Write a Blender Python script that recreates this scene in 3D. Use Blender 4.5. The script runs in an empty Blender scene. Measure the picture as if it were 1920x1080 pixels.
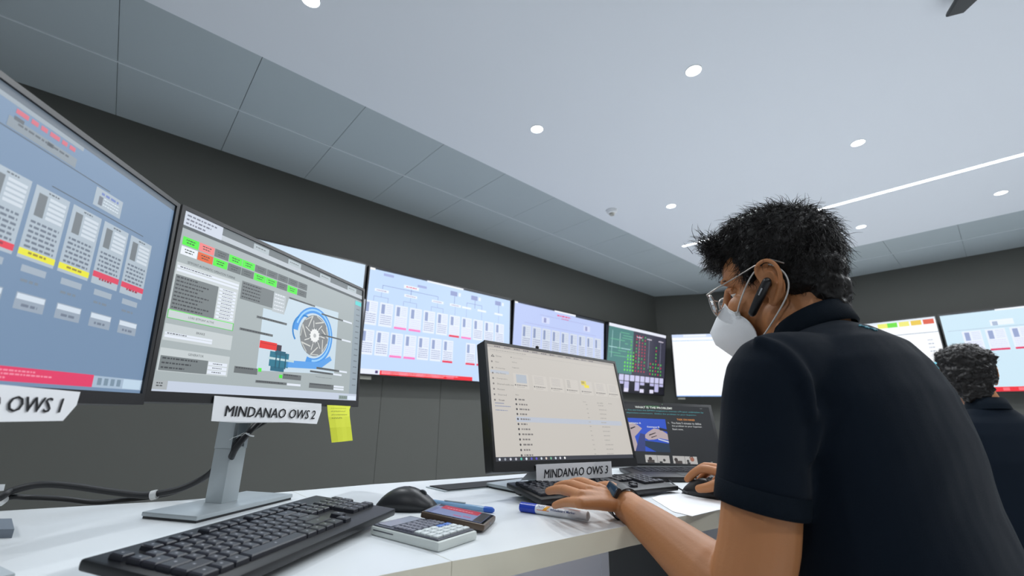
import bpy, bmesh, math, random
from mathutils import Vector, Matrix, noise
random.seed(7)
PI = math.pi
# ------------------------------------------------------------------ camera, world, exposure
scn = bpy.context.scene
C = scn.collection
CZ = .925                                    # camera height above the floor
cam_d = bpy.data.cameras.new('camera'); cam = bpy.data.objects.new('camera', cam_d); C.objects.link(cam)
RM = Matrix(((0.669834, 0.200514, 0.714924), (0.742463, -0.191749, -0.641857), (0.008384, 0.960743, -0.277315)))
cam.matrix_world = Matrix.Translation((0, 0, CZ)) @ RM.to_4x4()
cam_d.sensor_width = 36; cam_d.lens = 15.225; cam_d.clip_start = .02; cam_d.clip_end = 60
cam_d.dof.use_dof = True; cam_d.dof.focus_distance = .95; cam_d.dof.aperture_fstop = 4.5
scn.camera = cam
w = bpy.data.worlds.new('world'); scn.world = w; w.use_nodes = True
w.node_tree.nodes['Background'].inputs[0].default_value = (.80, .90, 1.0, 1)
w.node_tree.nodes['Background'].inputs[1].default_value = .25
scn.view_settings.view_transform = 'Standard'; scn.view_settings.look = 'None'
scn.view_settings.gamma = 1; scn.view_settings.exposure = 0; scn.view_settings.use_curve_mapping = False
LAMP_W = 17.0

def P(x, y, d):                              # photo pixel + depth along the axis -> world point
    f = 812.0
    return RM @ Vector(((x - 960) * d / f, -(y - 540) * d / f, -d)) + Vector((0, 0, CZ))
# ------------------------------------------------------------------ colour and materials
def lin(c):
    c = c / 255.0
    return c / 12.92 if c <= .04045 else ((c + .055) / 1.055) ** 2.4
def srgb(r, g, b): return (lin(r), lin(g), lin(b), 1)
MATS = {}
def mat(name, col, rough=.5, metal=0, bump=0, bscale=200, var=0, vscale=8, spec=.5, sss=0, coat=0, alpha=1, trans=0, sheen=0):
    if name in MATS: return MATS[name]
    m = bpy.data.materials.new(name); m.use_nodes = True
    nt = m.node_tree; b = nt.nodes['Principled BSDF']
    b.inputs['Base Color'].default_value = col; b.inputs['Roughness'].default_value = rough
    b.inputs['Metallic'].default_value = metal; b.inputs['Specular IOR Level'].default_value = spec
    if coat: b.inputs['Coat Weight'].default_value = coat
    if sss:
        b.inputs['Subsurface Weight'].default_value = sss; b.inputs['Subsurface Radius'].default_value = (.012, .005, .003)
        b.inputs['Subsurface Scale'].default_value = 1
    if trans: b.inputs['Transmission Weight'].default_value = trans
    if sheen: b.inputs['Sheen Weight'].default_value = sheen
    tc = nt.nodes.new('ShaderNodeTexCoord')
    if var:
        n = nt.nodes.new('ShaderNodeTexNoise'); n.inputs['Scale'].default_value = vscale; n.inputs['Detail'].default_value = 4
        mx = nt.nodes.new('ShaderNodeMix'); mx.data_type = 'RGBA'
        mx.inputs[6].default_value = tuple(min(1, c * (1 - var)) for c in col[:3]) + (1,)
        mx.inputs[7].default_value = tuple(min(1, c * (1 + var)) for c in col[:3]) + (1,)
        nt.links.new(tc.outputs['Object'], n.inputs['Vector']); nt.links.new(n.outputs['Fac'], mx.inputs[0])
        nt.links.new(mx.outputs[2], b.inputs['Base Color'])
    if bump:
        n = nt.nodes.new('ShaderNodeTexNoise'); n.inputs['Scale'].default_value = bscale; n.inputs['Detail'].default_value = 3
        bp = nt.nodes.new('ShaderNodeBump'); bp.inputs['Strength'].default_value = bump; bp.inputs['Distance'].default_value = .002
        nt.links.new(tc.outputs['Object'], n.inputs['Vector']); nt.links.new(n.outputs['Fac'], bp.inputs['Height'])
        nt.links.new(bp.outputs['Normal'], b.inputs['Normal'])
    MATS[name] = m; return m
def emit(name, col, st):
    if name in MATS: return MATS[name]
    m = bpy.data.materials.new(name); m.use_nodes = True; b = m.node_tree.nodes['Principled BSDF']
    b.inputs['Base Color'].default_value = (.02, .02, .02, 1); b.inputs['Emission Color'].default_value = col
    b.inputs['Emission Strength'].default_value = st; MATS[name] = m; return m
def screen_mat(name, st=1.0, rough=.4):
    m = bpy.data.materials.new(name); m.use_nodes = True; b = m.node_tree.nodes['Principled BSDF']
    a = m.node_tree.nodes.new('ShaderNodeVertexColor'); a.layer_name = 'image'
    b.inputs['Base Color'].default_value = (.012, .012, .014, 1); b.inputs['Roughness'].default_value = rough
    b.inputs['Specular IOR Level'].default_value = .3
    m.node_tree.links.new(a.outputs['Color'], b.inputs['Emission Color']); b.inputs['Emission Strength'].default_value = st
    return m
SCR_DESK = screen_mat('desk_screen', 1.0); SCR_WALL = screen_mat('wall_screen', 1.0)
def print_mat(name, rough=.6):
    m = bpy.data.materials.new(name); m.use_nodes = True; b = m.node_tree.nodes['Principled BSDF']
    a = m.node_tree.nodes.new('ShaderNodeVertexColor'); a.layer_name = 'image'
    m.node_tree.links.new(a.outputs['Color'], b.inputs['Base Color']); b.inputs['Roughness'].default_value = rough
    return m
PRINT = print_mat('printed_surface')

M_white = mat('white_laminate', srgb(222, 226, 228), .35, var=.015, vscale=3)
M_edge = mat('desk_edge_band', srgb(226, 220, 200), .5)
M_silver = mat('silver_plastic', srgb(176, 184, 188), .38, metal=.25, bump=.03, bscale=900)
M_dgrey = mat('dark_grey_plastic', srgb(52, 56, 60), .45, bump=.04, bscale=900)
M_black = mat('black_plastic', srgb(26, 27, 30), .42, bump=.05, bscale=800)
M_key = mat('keycap', srgb(38, 40, 48), .38, bump=.05, bscale=1200)
M_bezel = mat('bezel', srgb(17, 17, 20), .35)
M_rubber = mat('cable_rubber', srgb(34, 35, 38), .5)
M_paper = mat('paper', srgb(240, 241, 243), .8, var=.01)
M_ink = mat('ink', srgb(40, 40, 44), .7)
# ------------------------------------------------------------------ mesh helper
class MB:
    def __init__(s): s.v = []; s.f = []; s.m = []; s.c = []; s.has_c = False
    def face(s, idx, m=0, col=None):
        s.f.append(tuple(idx)); s.m.append(m); s.c.append(col)
        if col is not None: s.has_c = True
    def add(s, vs, fs, m=0, col=None, T=None):
        o = len(s.v)
        for p in vs: s.v.append(tuple(T @ Vector(p)) if T is not None else tuple(p))
        for f in fs: s.face([i + o for i in f], m, col)
    def quad(s, a, b, c, d, m=0, col=None, T=None): s.add([a, b, c, d], [(0, 1, 2, 3)], m, col, T)
    def box(s, lo, hi, m=0, bev=0, T=None, col=None):
        x0, y0, z0 = lo; x1, y1, z1 = hi
        if bev <= 0:
            vs = [(x0, y0, z0), (x1, y0, z0), (x1, y1, z0), (x0, y1, z0), (x0, y0, z1), (x1, y0, z1), (x1, y1, z1), (x0, y1, z1)]
            s.add(vs, [(3, 2, 1, 0), (4, 5, 6, 7), (0, 1, 5, 4), (1, 2, 6, 5), (2, 3, 7, 6), (3, 0, 4, 7)], m, col, T); return
        bm = bmesh.new(); bmesh.ops.create_cube(bm, size=1)
        bmesh.ops.scale(bm, vec=(x1 - x0, y1 - y0, z1 - z0), verts=bm.verts)
        bmesh.ops.translate(bm, vec=((x0 + x1) / 2, (y0 + y1) / 2, (z0 + z1) / 2), verts=bm.verts)
        bmesh.ops.bevel(bm, geom=bm.edges[:], offset=bev, segments=2, profile=.6, affect='EDGES')
        bm.verts.index_update()
        s.add([v.co.copy() for v in bm.verts], [[v.index for v in f.verts] for f in bm.faces], m, col, T); bm.free()
    def rings(s, rs, m=0, cap=True, closed=True, T=None, col=None):
        n = len(rs[0]); vs = [p for r in rs for p in r]; fs = []
        for i in range(len(rs) - 1):
            for j in range(n if closed else n - 1):
                k = (j + 1) % n
                fs.append((i * n + j, i * n + k, (i + 1) * n + k, (i + 1) * n + j))
        if cap: fs.append(tuple(reversed(range(n)))); fs.append(tuple(range((len(rs) - 1) * n, len(rs) * n)))
        s.add(vs, fs, m, col, T)
    def tube(s, pts, rad, n=10, m=0, T=None, cap=True, col=None, flat=1):
        pts = [Vector(p) for p in pts]; rs = []; ref = None
        for i, p in enumerate(pts):
            t = (pts[min(i + 1, len(pts) - 1)] - pts[max(i - 1, 0)]).normalized()
            if ref is None:
                ref = t.cross(Vector((0, 0, 1)))
                if ref.length < .1: ref = t.cross(Vector((1, 0, 0)))
            ref = (ref - t * ref.dot(t)).normalized(); b = t.cross(ref)
            r = rad[i] if isinstance(rad, (list, tuple)) else rad
            rs.append([p + (ref * math.cos(2 * PI * k / n) + b * math.sin(2 * PI * k / n) * flat) * r for k in range(n)])
        s.rings(rs, m, cap, T=T, col=col)
    def cyl(s, c, r, h, n=24, m=0, T=None, r2=None, col=None):
        r2 = r if r2 is None else r2
        a = [(c[0] + r * math.cos(2 * PI * k / n), c[1] + r * math.sin(2 * PI * k / n), c[2]) for k in range(n)]
        b = [(c[0] + r2 * math.cos(2 * PI * k / n), c[1] + r2 * math.sin(2 * PI * k / n), c[2] + h) for k in range(n)]
        s.rings([a, b], m, T=T, col=col)
    def ell(s, c, r, m=0, T=None, n=20, k=12, col=None):
        c = Vector(c); rs = []
        for i in range(1, k):
            th = PI * i / k
            rs.append([(c[0] + r[0] * math.sin(th) * math.cos(2 * PI * j / n), c[1] + r[1] * math.sin(th) * math.sin(2 * PI * j / n), c[2] - r[2] * math.cos(th)) for j in range(n)])
        vs = [p for q in rs for p in q]; vs += [(c[0], c[1], c[2] - r[2]), (c[0], c[1], c[2] + r[2])]; fs = []
        for i in range(k - 2):
            for j in range(n):
                l = (j + 1) % n; fs.append((i * n + j, i * n + l, (i + 1) * n + l, (i + 1) * n + j))
        b = len(vs) - 2
        for j in range(n):
            l = (j + 1) % n; fs.append((b, l, j)); fs.append((b + 1, (k - 2) * n + j, (k - 2) * n + l))
        s.add(vs, fs, m, col, T)
    def slab(s, poly, z0, z1, m=0, ms=None, T=None, bev=0):     # polygon (ccw) extruded
        n = len(poly)
        if bev:
            c = sum((Vector(p) for p in poly), Vector((0, 0))) / n
            inn = [Vector(p) + (c - Vector(p)).normalized() * bev for p in poly]
            rs = [[(p[0], p[1], z0) for p in inn], [(p[0], p[1], z0 + bev) for p in poly], [(p[0], p[1], z1 - bev) for p in poly], [(p[0], p[1], z1) for p in inn]]
            s.rings(rs, m, T=T); return
        vs = [(p[0], p[1], z0) for p in poly] + [(p[0], p[1], z1) for p in poly]
        s.add(vs, [tuple(reversed(range(n))), tuple(range(n, 2 * n))], m, None, T)
        s.add(vs, [(i, (i + 1) % n, n + (i + 1) % n, n + i) for i in range(n)], m if ms is None else ms, None, T)
    def build(s, name, mats, parent=None, smooth=False, loc=None):
        me = bpy.data.meshes.new(name)
        off = Vector(loc) if loc is not None else None
        me.from_pydata([tuple(Vector(p) - off) for p in s.v] if off is not None else s.v, [], s.f)
        if not isinstance(mats, (list, tuple)): mats = [mats]
        for m in mats: me.materials.append(m)
        me.polygons.foreach_set('material_index', s.m)
        if s.has_c:
            at = me.color_attributes.new('image', 'FLOAT_COLOR', 'CORNER'); buf = []
            for f, c in zip(s.f, s.c): buf += list(c if c is not None else (0, 0, 0, 1)) * len(f)
            at.data.foreach_set('color', buf)
        if smooth:
            me.polygons.foreach_set('use_smooth', [True] * len(me.polygons))
            if smooth != 2: me.set_sharp_from_angle(angle=math.radians(38))
        me.update()
        o = bpy.data.objects.new(name, me); C.objects.link(o)
        if off is not None: o.location = off
        if parent is not None: o.parent = parent
        return o
def tag(o, label=None, cat=None, group=None, kind=None):
    if label: o['label'] = label
    if cat: o['category'] = cat
    if group: o['group'] = group
    if kind: o['kind'] = kind
    return o
def empty(name, M, label, cat, group=None):
    o = bpy.data.objects.new(name, None); C.objects.link(o); o.empty_display_size = .05
    o.matrix_world = M if isinstance(M, Matrix) else Matrix.Translation(M)
    return tag(o, label, cat, group)
def frame(c, yaw, pit=0, rol=0):             # local x = right seen from the front, y = up the face, z = facing normal
    y, p, r = (math.radians(a) for a in (yaw, pit, rol))
    n0 = Vector((math.cos(y), math.sin(y), 0)); u0 = Vector((-math.sin(y), math.cos(y), 0)); z = Vector((0, 0, 1))
    n = n0 * math.cos(p) + z * math.sin(p); v = z * math.cos(p) - n0 * math.sin(p)
    u = u0 * math.cos(r) + v * math.sin(r); v = v * math.cos(r) - u0 * math.sin(r)
    M = Matrix((u, v, n)).transposed().to_4x4(); M.translation = Vector(c); return M
_txt = {}
def text_mesh(t, shear=0, bold=0):           # outline of a line of text, height ~1, returned with its width
    k = (t, shear, bold)
    if k in _txt: return _txt[k]
    cu = bpy.data.curves.new('txt', 'FONT'); cu.body = t; cu.shear = shear; cu.offset = bold; cu.resolution_u = 2
    o = bpy.data.objects.new('txt', cu); me = bpy.data.meshes.new_from_object(o)
    vs = [tuple(v.co) for v in me.vertices]; fs = [tuple(p.vertices) for p in me.polygons]
    bpy.data.objects.remove(o); bpy.data.curves.remove(cu); bpy.data.meshes.remove(me)
    x0 = min(v[0] for v in vs); x1 = max(v[0] for v in vs); y0 = min(v[1] for v in vs); y1 = max(v[1] for v in vs)
    r = ([((v[0] - x0) / (x1 - x0), (v[1] - y0) / (y1 - y0), 0) for v in vs], fs); _txt[k] = r; return r
def put_text(mb, t, x0, y0, x1, y1, z, m=0, col=None, T=None, shear=0, bold=0):   # fits text in a local box
    vs, fs = text_mesh(t, shear, bold)
    mb.add([(x0 + v[0] * (x1 - x0), y0 + v[1] * (y1 - y0), z) for v in vs], fs, m, col, T)
class Screen:                                # flat picture: u,v in 0..1, v downwards, layered a hair apart
    def __init__(s, w, h, base, z0=0):
        s.w, s.h, s.mb, s.z = w, h, MB(), z0; s.l = 0
        s.rect(0, 0, 1, 1, base)
    def xy(s, u, v): return ((u - .5) * s.w, (.5 - v) * s.h)
    def rect(s, u0, v0, u1, v1, c, layer=None):
        if layer is None: layer = s.l
        a = s.xy(u0, v1); b = s.xy(u1, v0); z = s.z + layer * .00012
        s.mb.quad((a[0], a[1], z), (b[0], a[1], z), (b[0], b[1], z), (a[0], b[1], z), 0, srgb(*c))
    def poly(s, pts, c, layer=None):
        z = s.z + (s.l if layer is None else layer) * .00012
        s.mb.add([(s.xy(*p)[0], s.xy(*p)[1], z) for p in pts], [tuple(range(len(pts)))], 0, srgb(*c))
    def disc(s, u, v, r, c, layer=None, n=20, r0=0, a0=0, a1=2 * PI):   # r as a part of the height
        z = s.z + (s.l if layer is None else layer) * .00012; x, y = s.xy(u, v); R = r * s.h; R0 = r0 * s.h
        for k in range(n):
            t0 = a0 + (a1 - a0) * k / n; t1 = a0 + (a1 - a0) * (k + 1) / n
            q = [(x + rr * math.cos(t), y + rr * math.sin(t), z) for rr, t in ((R0, t0), (R, t0), (R, t1), (R0, t1))]
            if R0 == 0: q = q[1:]; q[2:] = [(x, y, z)]
            s.mb.add(q, [tuple(range(len(q)))], 0, srgb(*c))
    def text(s, t, u0, v0, u1, v1, c, layer=None, bold=0, shear=0):
        z = s.z + (s.l if layer is None else layer) * .00012
        a = s.xy(u0, v1); b = s.xy(u1, v0); put_text(s.mb, t, a[0], a[1], b[0], b[1], z, 0, srgb(*c), None, shear, bold)
    def scribble(s, u0, v0, u1, v1, c, layer=None, n=None):    # an unreadably small line of writing: short dashes
        x = u0; rr = random.Random(int(u0 * 9973 + v0 * 7919))
        while x < u1:
            l = rr.uniform(.25, .8) * (v1 - v0) * 2; s.rect(x, v0, min(u1, x + l), v1, c, layer); x += l + (v1 - v0) * .35
# ------------------------------------------------------------------ the room
def structure(o): o['kind'] = 'structure'; return o
WX, WC, WY, HC = -3.62, 6.46, 7.50, 2.82
M_wall = mat('charcoal_wall_panel', srgb(79, 80, 76), .62, bump=.1, bscale=60, var=.05, vscale=1.5)
M_ceil = mat('white_ceiling_board', srgb(222, 226, 232), .8, bump=.04, bscale=30)
M_tile = mat('grey_metal_ceiling_tile', srgb(170, 180, 184), .55, metal=.0, bump=.06, bscale=300, var=.03, vscale=2)
M_floor = mat('grey_carpet_floor', srgb(222, 224, 226), .9, bump=.4, bscale=500, var=.12, vscale=40)
M_seam = mat('panel_seam', srgb(58, 58, 57), .8)
M_gap = mat('tile_gap', srgb(120, 126, 130), .8)
M_line = mat('ceiling_edge_trim', srgb(205, 212, 216), .5)
b = MB(); b.box((-4.2, -3.5, -.1), (4.5, 8.2, 0)); structure(b.build('floor', M_floor))
b = MB()                                      # left wall in panels: one mesh with recessed seams
b.box((WX - .15, -3.5, 0), (WX - .006, WC + .1, 3.0), 1)
b.box((WX - .006, -3.5, 1.25), (WX, WC, 2.9), 0)
ys = [-3.5, 1.743, 2.343, 3.3, 4.3, 5.3, WC]
for y0, y1 in zip(ys, ys[1:]): b.box((WX - .006, y0 + .0015, 0), (WX, y1 - .0015, 1.247), 0)
structure(b.build('wall_left', [M_wall, M_seam]))
ca = Vector((WX, WC, 0)); cb = Vector((-2.02, WY, 0)); cd = (cb - ca).normalized(); cn = Vector((-cd.y, cd.x, 0))
b = MB(); b.slab([(ca.x, ca.y), (cb.x, cb.y), (cb.x + cn.x * .15, cb.y + cn.y * .15), (ca.x + cn.x * .15, ca.y + cn.y * .15)], 0, 2.95)
structure(b.build('wall_corner', M_wall))
b = MB(); b.box((-2.06, WY, 0), (4.5, WY + .15, 2.95)); structure(b.build('wall_back', M_wall))
b = MB(); b.box((4.5, -3.5, 0), (4.65, 7.65, 2.95)); structure(b.build('wall_right', M_wall))
b = MB(); b.box((-3.77, -3.65, 0), (4.65, -3.5, 2.95)); structure(b.build('wall_front', M_wall))
# ceiling: grey tile border round a white board
TX, TY = -2.385, 6.08
b = MB(); b.box((-3.9, -3.5, HC + .02), (4.5, 7.9, HC + .12), 0)
zt = HC
def ctile(x0, y0, x1, y1): b.box((x0 + .0015, y0 + .0015, zt), (x1 - .0015, y1 - .0015, zt + .025), 1)
for (x0, x1) in ((-3.62, -2.995), (-2.995, TX)):
    yy = -.33 - .6 * 6
    while yy < 6.7: ctile(x0, yy, x1, min(yy + .6, 7.5)); yy += .6
for (y0, y1) in ((TY, 6.72), (6.72, 7.5)):
    xx = TX
    while xx < 4.5: ctile(xx, y0, xx + .6, y1); xx += .6
b.box((-2.999, -3.5, zt - .004), (-2.990, 6.72, zt + .002), 2)
b.box((-2.99, 6.716, zt - .004), (4.5, 6.724, zt + .002), 2)
structure(b.build('ceiling', [M_gap, M_tile, M_line]))
b = MB(); b.box((TX, -3.5, zt - .012), (4.5, TY, zt + .02), 0)
structure(b.build('ceiling_board', M_ceil))['label'] = 'white plaster field of the ceiling'
# ------------------------------------------------------------------ ceiling fittings
M_lamp = emit('downlight_glow', (.9, .96, 1, 1), 9)
M_strip = emit('led_strip_glow', (.93, .97, 1, 1), 5)
M_trimw = mat('white_fitting', srgb(228, 230, 232), .4)
def disc_light(x, y, label, power=LAMP_W, grp='round recessed downlights in the white ceiling'):
    z = zt - .012
    r = empty('ceiling_downlight', (x, y, z), label, 'ceiling light', grp)
    b = MB(); n = 32
    def ring(rad, zz): return [(rad * math.cos(2 * PI * k / n), rad * math.sin(2 * PI * k / n), zz) for k in range(n)]
    b.rings([ring(.046, .0), ring(.046, -.003), ring(.041, -.004), ring(.040, -.001)], cap=False); b.build('trim_ring', M_trimw, r, True)
    b = MB(); b.cyl((0, 0, -.0022), .040, .0015, 28); b.build('lens', M_lamp, r)
    ld = bpy.data.lights.new('downlight_lamp', 'AREA'); ld.shape = 'DISK'; ld.size = .09; ld.energy = power; ld.color = (.93, .97, 1)
    lo = bpy.data.objects.new('lamp', ld); C.objects.link(lo); lo.parent = r; lo.location = (0, 0, -.012)
    return r
s = 1.083
lights = [((-1.84, .348), 'round downlight cut off by the top edge, farthest left'),
 ((-.823, 2.114), 'largest and brightest round downlight, above the seated man'),
 ((-1.80, 1.835), 'round downlight directly below the upper left, second from the left'),
 ((-.35, 3.637), 'round downlight between the brightest one and the long light strip'),
 ((-1.755, 3.577), 'small round downlight just right of the smoke detector'),
 ((.323, 5.436), 'round downlight at the right edge, behind the light strip'),
 ((-.657, 5.438), 'smallest round downlight, just above the man\'s head behind the strip')]
for (x, y), l in lights: disc_light(x, y, l)
for x, y in ((1.3, 2.2), (1.3, 3.7), (1.6, 5.4), (3.0, 2.8), (1.3, .4), (-1.84, -1.6), (.6, -1.6)):
    disc_light(x, y, 'round downlight of the white ceiling beyond the frame')
# light strip
a = Vector((-2.178, 4.625)); e2 = Vector((1.6, 4.735)); dd = (e2 - a).normalized(); nn = Vector((-dd.y, dd.x)) * .022
b = MB(); b.slab([a - nn, e2 - nn, e2 + nn, a + nn], zt - .016, zt - .008)
r = empty('ceiling_light_strip', (a.x, a.y, zt - .012), 'long thin white linear light strip across the ceiling', 'ceiling light')
o = b.build('diffuser', M_strip, None, loc=(a.x, a.y, zt - .012)); o.location = (0, 0, 0); o.parent = r
b = MB(); n2 = nn * 1.18
b.slab([a - n2 - dd * .004, e2 - n2, e2 + n2, a + n2 - dd * .004], zt - .0145, zt - .011)
o = b.build('channel', M_trimw, None, loc=(a.x, a.y, zt - .012)); o.location = (0, 0, 0); o.parent = r
ld = bpy.data.lights.new('strip_lamp', 'AREA'); ld.shape = 'RECTANGLE'; ld.size = 3.6; ld.size_y = .04; ld.energy = 52; ld.color = (.94, .97, 1)
lo = bpy.data.objects.new('lamp', ld); C.objects.link(lo); lo.parent = r; lo.location = ((e2.x - a.x) / 2, (e2.y - a.y) / 2, -.03); lo.rotation_euler = (0, 0, math.atan2(dd.y, dd.x))
# smoke detector
r = empty('smoke_detector', (-2.187, 3.245, zt - .012), 'small white round smoke detector on the ceiling near the tile border', 'smoke detector')
b = MB(); b.cyl((0, 0, -.012), .055, .012, 32); b.build('base', M_trimw, r, True)
b = MB(); n = 28
b.rings([[(q * math.cos(2 * PI * k / n), q * math.sin(2 * PI * k / n), zz) for k in range(n)] for q, zz in ((.046, -.012), (.044, -.03), (.036, -.034), (.030, -.034))]); b.build('housing', M_trimw, r, True)
b = MB(); b.cyl((0, 0, -.052), .022, .018, 24, r2=.028); b.build('sensor', mat('detector_grey', srgb(170, 168, 160), .5), r, True)
# dark fitting at the upper right edge, hanging from the ceiling
T = Matrix.Translation((.187, 2.60, zt - .012)) @ Matrix.Rotation(math.radians(8), 4, 'Z')
r = empty('ceiling_bracket', T, 'dark pointed fitting hanging from the ceiling, cut off by the top edge', 'bracket')
b = MB()
b.slab([(-.02, -.005), (.04, -.22), (.30, -.62), (.36, -.60), (.17, -.16), (.035, .012)], -.075, -.05, bev=.008); b.build('arm', mat('dark_fitting', srgb(52, 54, 56), .5), r, True)
b = MB(); b.cyl((.22, -.40, -.05), .012, .05, 12); b.build('stem', MATS['dark_fitting'], r, True)
# ------------------------------------------------------------------ wall displays
LT, DK, TXT = (214, 228, 250), (120, 130, 170), (150, 160, 190)
def unit_column(S, u, v, w, h, bar=None, pale=False, dim=1.0, rows=8):
    k = lambda c: tuple(int(x * dim) for x in c)
    S.rect(u, v, u + w, v + h, k((232, 240, 255)), 2)
    S.rect(u + w * .12, v + h * .07, u + w * .38, v + h * .47, k((150, 165, 205)), 3)
    for i in range(5): S.scribble(u + w * .5, v + h * (.08 + i * .08), u + w * .92, v + h * (.10 + i * .08), k((190, 200, 225)), 3)
    for i in range(5): S.scribble(u + w * .1, v + h * (.53 + i * .085), u + w * .92, v + h * (.56 + i * .085), k((140, 150, 190)) if not pale else k((215, 215, 240)), 3)
    if bar: S.rect(u + w * .02, v + h * .93, u + w * .98, v + h * 1.02, bar, 4)
def tree_lines(S, u0, u1, v0, v1, v2, c, t=.004):
    S.rect(u0, v0, u1, v0 + t, c, 1); S.rect(u0, v0, u0 + t * .6, v1, c, 1); S.rect(u1 - t * .6, v0, u1, v1, c, 1)
def overview(S, second=True):
    ln = (120, 135, 190)
    S.rect(0, -.0, .35, .010, (60, 68, 80), 1); S.rect(.35, 0, .61, .018, (240, 245, 255), 2); S.rect(.61, 0, 1, .014, (50, 56, 66), 1)
    S.rect(.0, 0, .03, .02, (250, 252, 255), 2)
    tree_lines(S, .08, .432, .15, .19, 0, ln); S.rect(.251, .12, .254, .2, ln, 1)
    for u in (.078, .252, .43, .556): 
        S.rect(u - .04, .195, u + .04, .222, (240, 246, 255), 2); S.scribble(u - .03, .205, u + .03, .213, (160, 150, 190), 3)
        tree_lines(S, u - .042, u + .042, .27, .32, 0, (150, 165, 210)) if u < .5 else None
        S.rect(u - .001, .222, u + .001, .32 if u > .5 else .27, (150, 165, 210), 1)
    S.rect(.205, .10, .30, .135, (238, 244, 255), 2); S.scribble(.22, .112, .285, .122, (225, 70, 110), 3)
    for u in (.12, .33): S.rect(u - .04, .03 + (u > .2) * .04, u + .02, .055 + (u > .2) * .04, (165, 178, 225), 2)
    for u in (.516, .672, .868):
        S.rect(u, .055, u + .05, .105, (150, 162, 208), 2)
        S.rect(u + .06, .06, u + .075, .1, (238, 244, 255), 2); S.rect(u + .03, .105, u + .033, .2, ln, 1)
    for u in (.64, .76, .9): S.rect(u - .035, .2, u + .035, .222, (240, 246, 255), 2); S.rect(u - .001, .222, u + .001, .32, (150, 165, 210), 1)
    tree_lines(S, .64, .76, .15, .2, 0, ln)
    pink, red = (250, 130, 200), (235, 50, 85)
    bars = {2: pink, 3: pink, 6: red, 7: pink}
    for i in range(11): unit_column(S, -.012 + i * .0885, .322, .076, .23, bars.get(i), pale=i in bars)
    if second:
        bars = {2: pink, 3: pink, 6: red, 8: red, 9: red}
        for i in range(10):
            if i != 7: unit_column(S, -.012 + i * .0825, .598, .072, .23, bars.get(i), pale=i in (2, 3))
    S.rect(.0, .955, .11, 1, (235, 240, 255), 1); S.rect(.11, .96, .705, 1, (245, 35, 50), 1)
    for i in range(5): S.rect(.12 + .1 * i, .965, .17 + .1 * i, .995, (250, 90, 110), 2)
    S.scribble(.12, .968, .60, .974, (255, 190, 200), 3); S.scribble(.12, .982, .50, .988, (255, 190, 200), 3)
    S.rect(.085, .965, .10, .99, (70, 50, 110), 2)
def sparse(S):
    S.rect(0, 0, .4, .012, (60, 66, 82), 1); S.rect(.4, 0, .64, .02, (245, 248, 255), 1); S.rect(.64, 0, 1, .03, (56, 62, 70), 1); S.rect(0, 0, .03, .02, (250, 252, 255), 2)
    S.scribble(.43, .05, .58, .07, (232, 90, 140), 3); S.scribble(.48, .09, .56, .1, (232, 90, 140), 3)
    for u in (.27, .74): S.rect(u, .12, u + .08, .2, (215, 222, 250), 2); S.rect(u + .02, .13, u + .045, .19, (150, 155, 200), 3)
    S.rect(.25, .1, .78, .103, (150, 150, 205), 1); S.rect(.1, .235, .9, .238, (150, 150, 205), 1)
    for i in range(9): unit_column(S, .08 + i * .1, .27, .085, .3, None, dim=.93)
    for i in range(9): unit_column(S, .08 + i * .1, .62, .085, .25, None, dim=.9)
    S.rect(0, .955, .7, 1, (236, 40, 60), 1)
def green_bars(S):
    S.rect(0, 0, 1, .045, (235, 238, 250), 2); S.rect(.0, .045, .4, 1, (78, 130, 128), 1); S.rect(.4, .045, 1, 1, (62, 62, 78), 1)
    S.rect(.06, .1, .065, .5, (180, 225, 225), 3); S.rect(.02, .34, .36, .35, (180, 225, 225), 3); S.rect(.18, .12, .185, .36, (200, 230, 230), 3)
    rr = random.Random(5)
    for i in range(12):
        S.scribble(.03 + rr.random() * .25, .1 + i * .04, .15 + rr.random() * .25, .112 + i * .04, (110, 190, 150), 4)
    for i in range(4):
        for j in range(9 - abs(i - 2) * 3):
            S.disc(.28 + i * .045, .66 - j * .055, .017, (110, 240, 60) if j < 5 else (90, 190, 80), 5, 8)
    for i in range(4):
        for j in range(12): S.disc(.46 + i * .05, .66 - j * .05, .014, (205, 50, 80) if rr.random() < .75 else (80, 200, 90), 5, 8)
    for i in range(5):
        for j in range(4 if i != 2 else 9): S.disc(.72 + i * .05, .68 - j * .055, .015, (100, 215, 80) if (i + j) % 3 else (215, 60, 80), 5, 8)
    for x in (.5, .68, .9): S.rect(x, .1, x + .004, .6, (170, 175, 200), 3); S.scribble(x - .04, .12, x + .05, .135, (235, 225, 240), 6)
    S.rect(.18, .72, 1, 1, (24, 24, 34), 2)
    for i in range(9): S.rect(.2 + i * .088, .73, .275 + i * .088, .82, (206, 205, 238), 3)
    for i in (0, 1, 3, 4, 6, 7, 8):
        S.rect(.2 + i * .088, .83, .275 + i * .088, .87 + .09 * (i % 2), (190, 188, 228), 3)
    for i in (1, 4, 6): S.rect(.2 + i * .088, .93, .27 + i * .088, .985, (225, 222, 245), 4)
def white_page(S):
    S.rect(0, 0, 1, .05, (205, 220, 248), 1); S.rect(.1, .005, .3, .04, (240, 246, 255), 2); S.rect(.5, .01, .62, .045, (170, 190, 235), 2)
    S.rect(0, .1, 1, .106, (110, 185, 245), 1); S.rect(0, .985, 1, 1, (150, 190, 250), 1)
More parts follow.
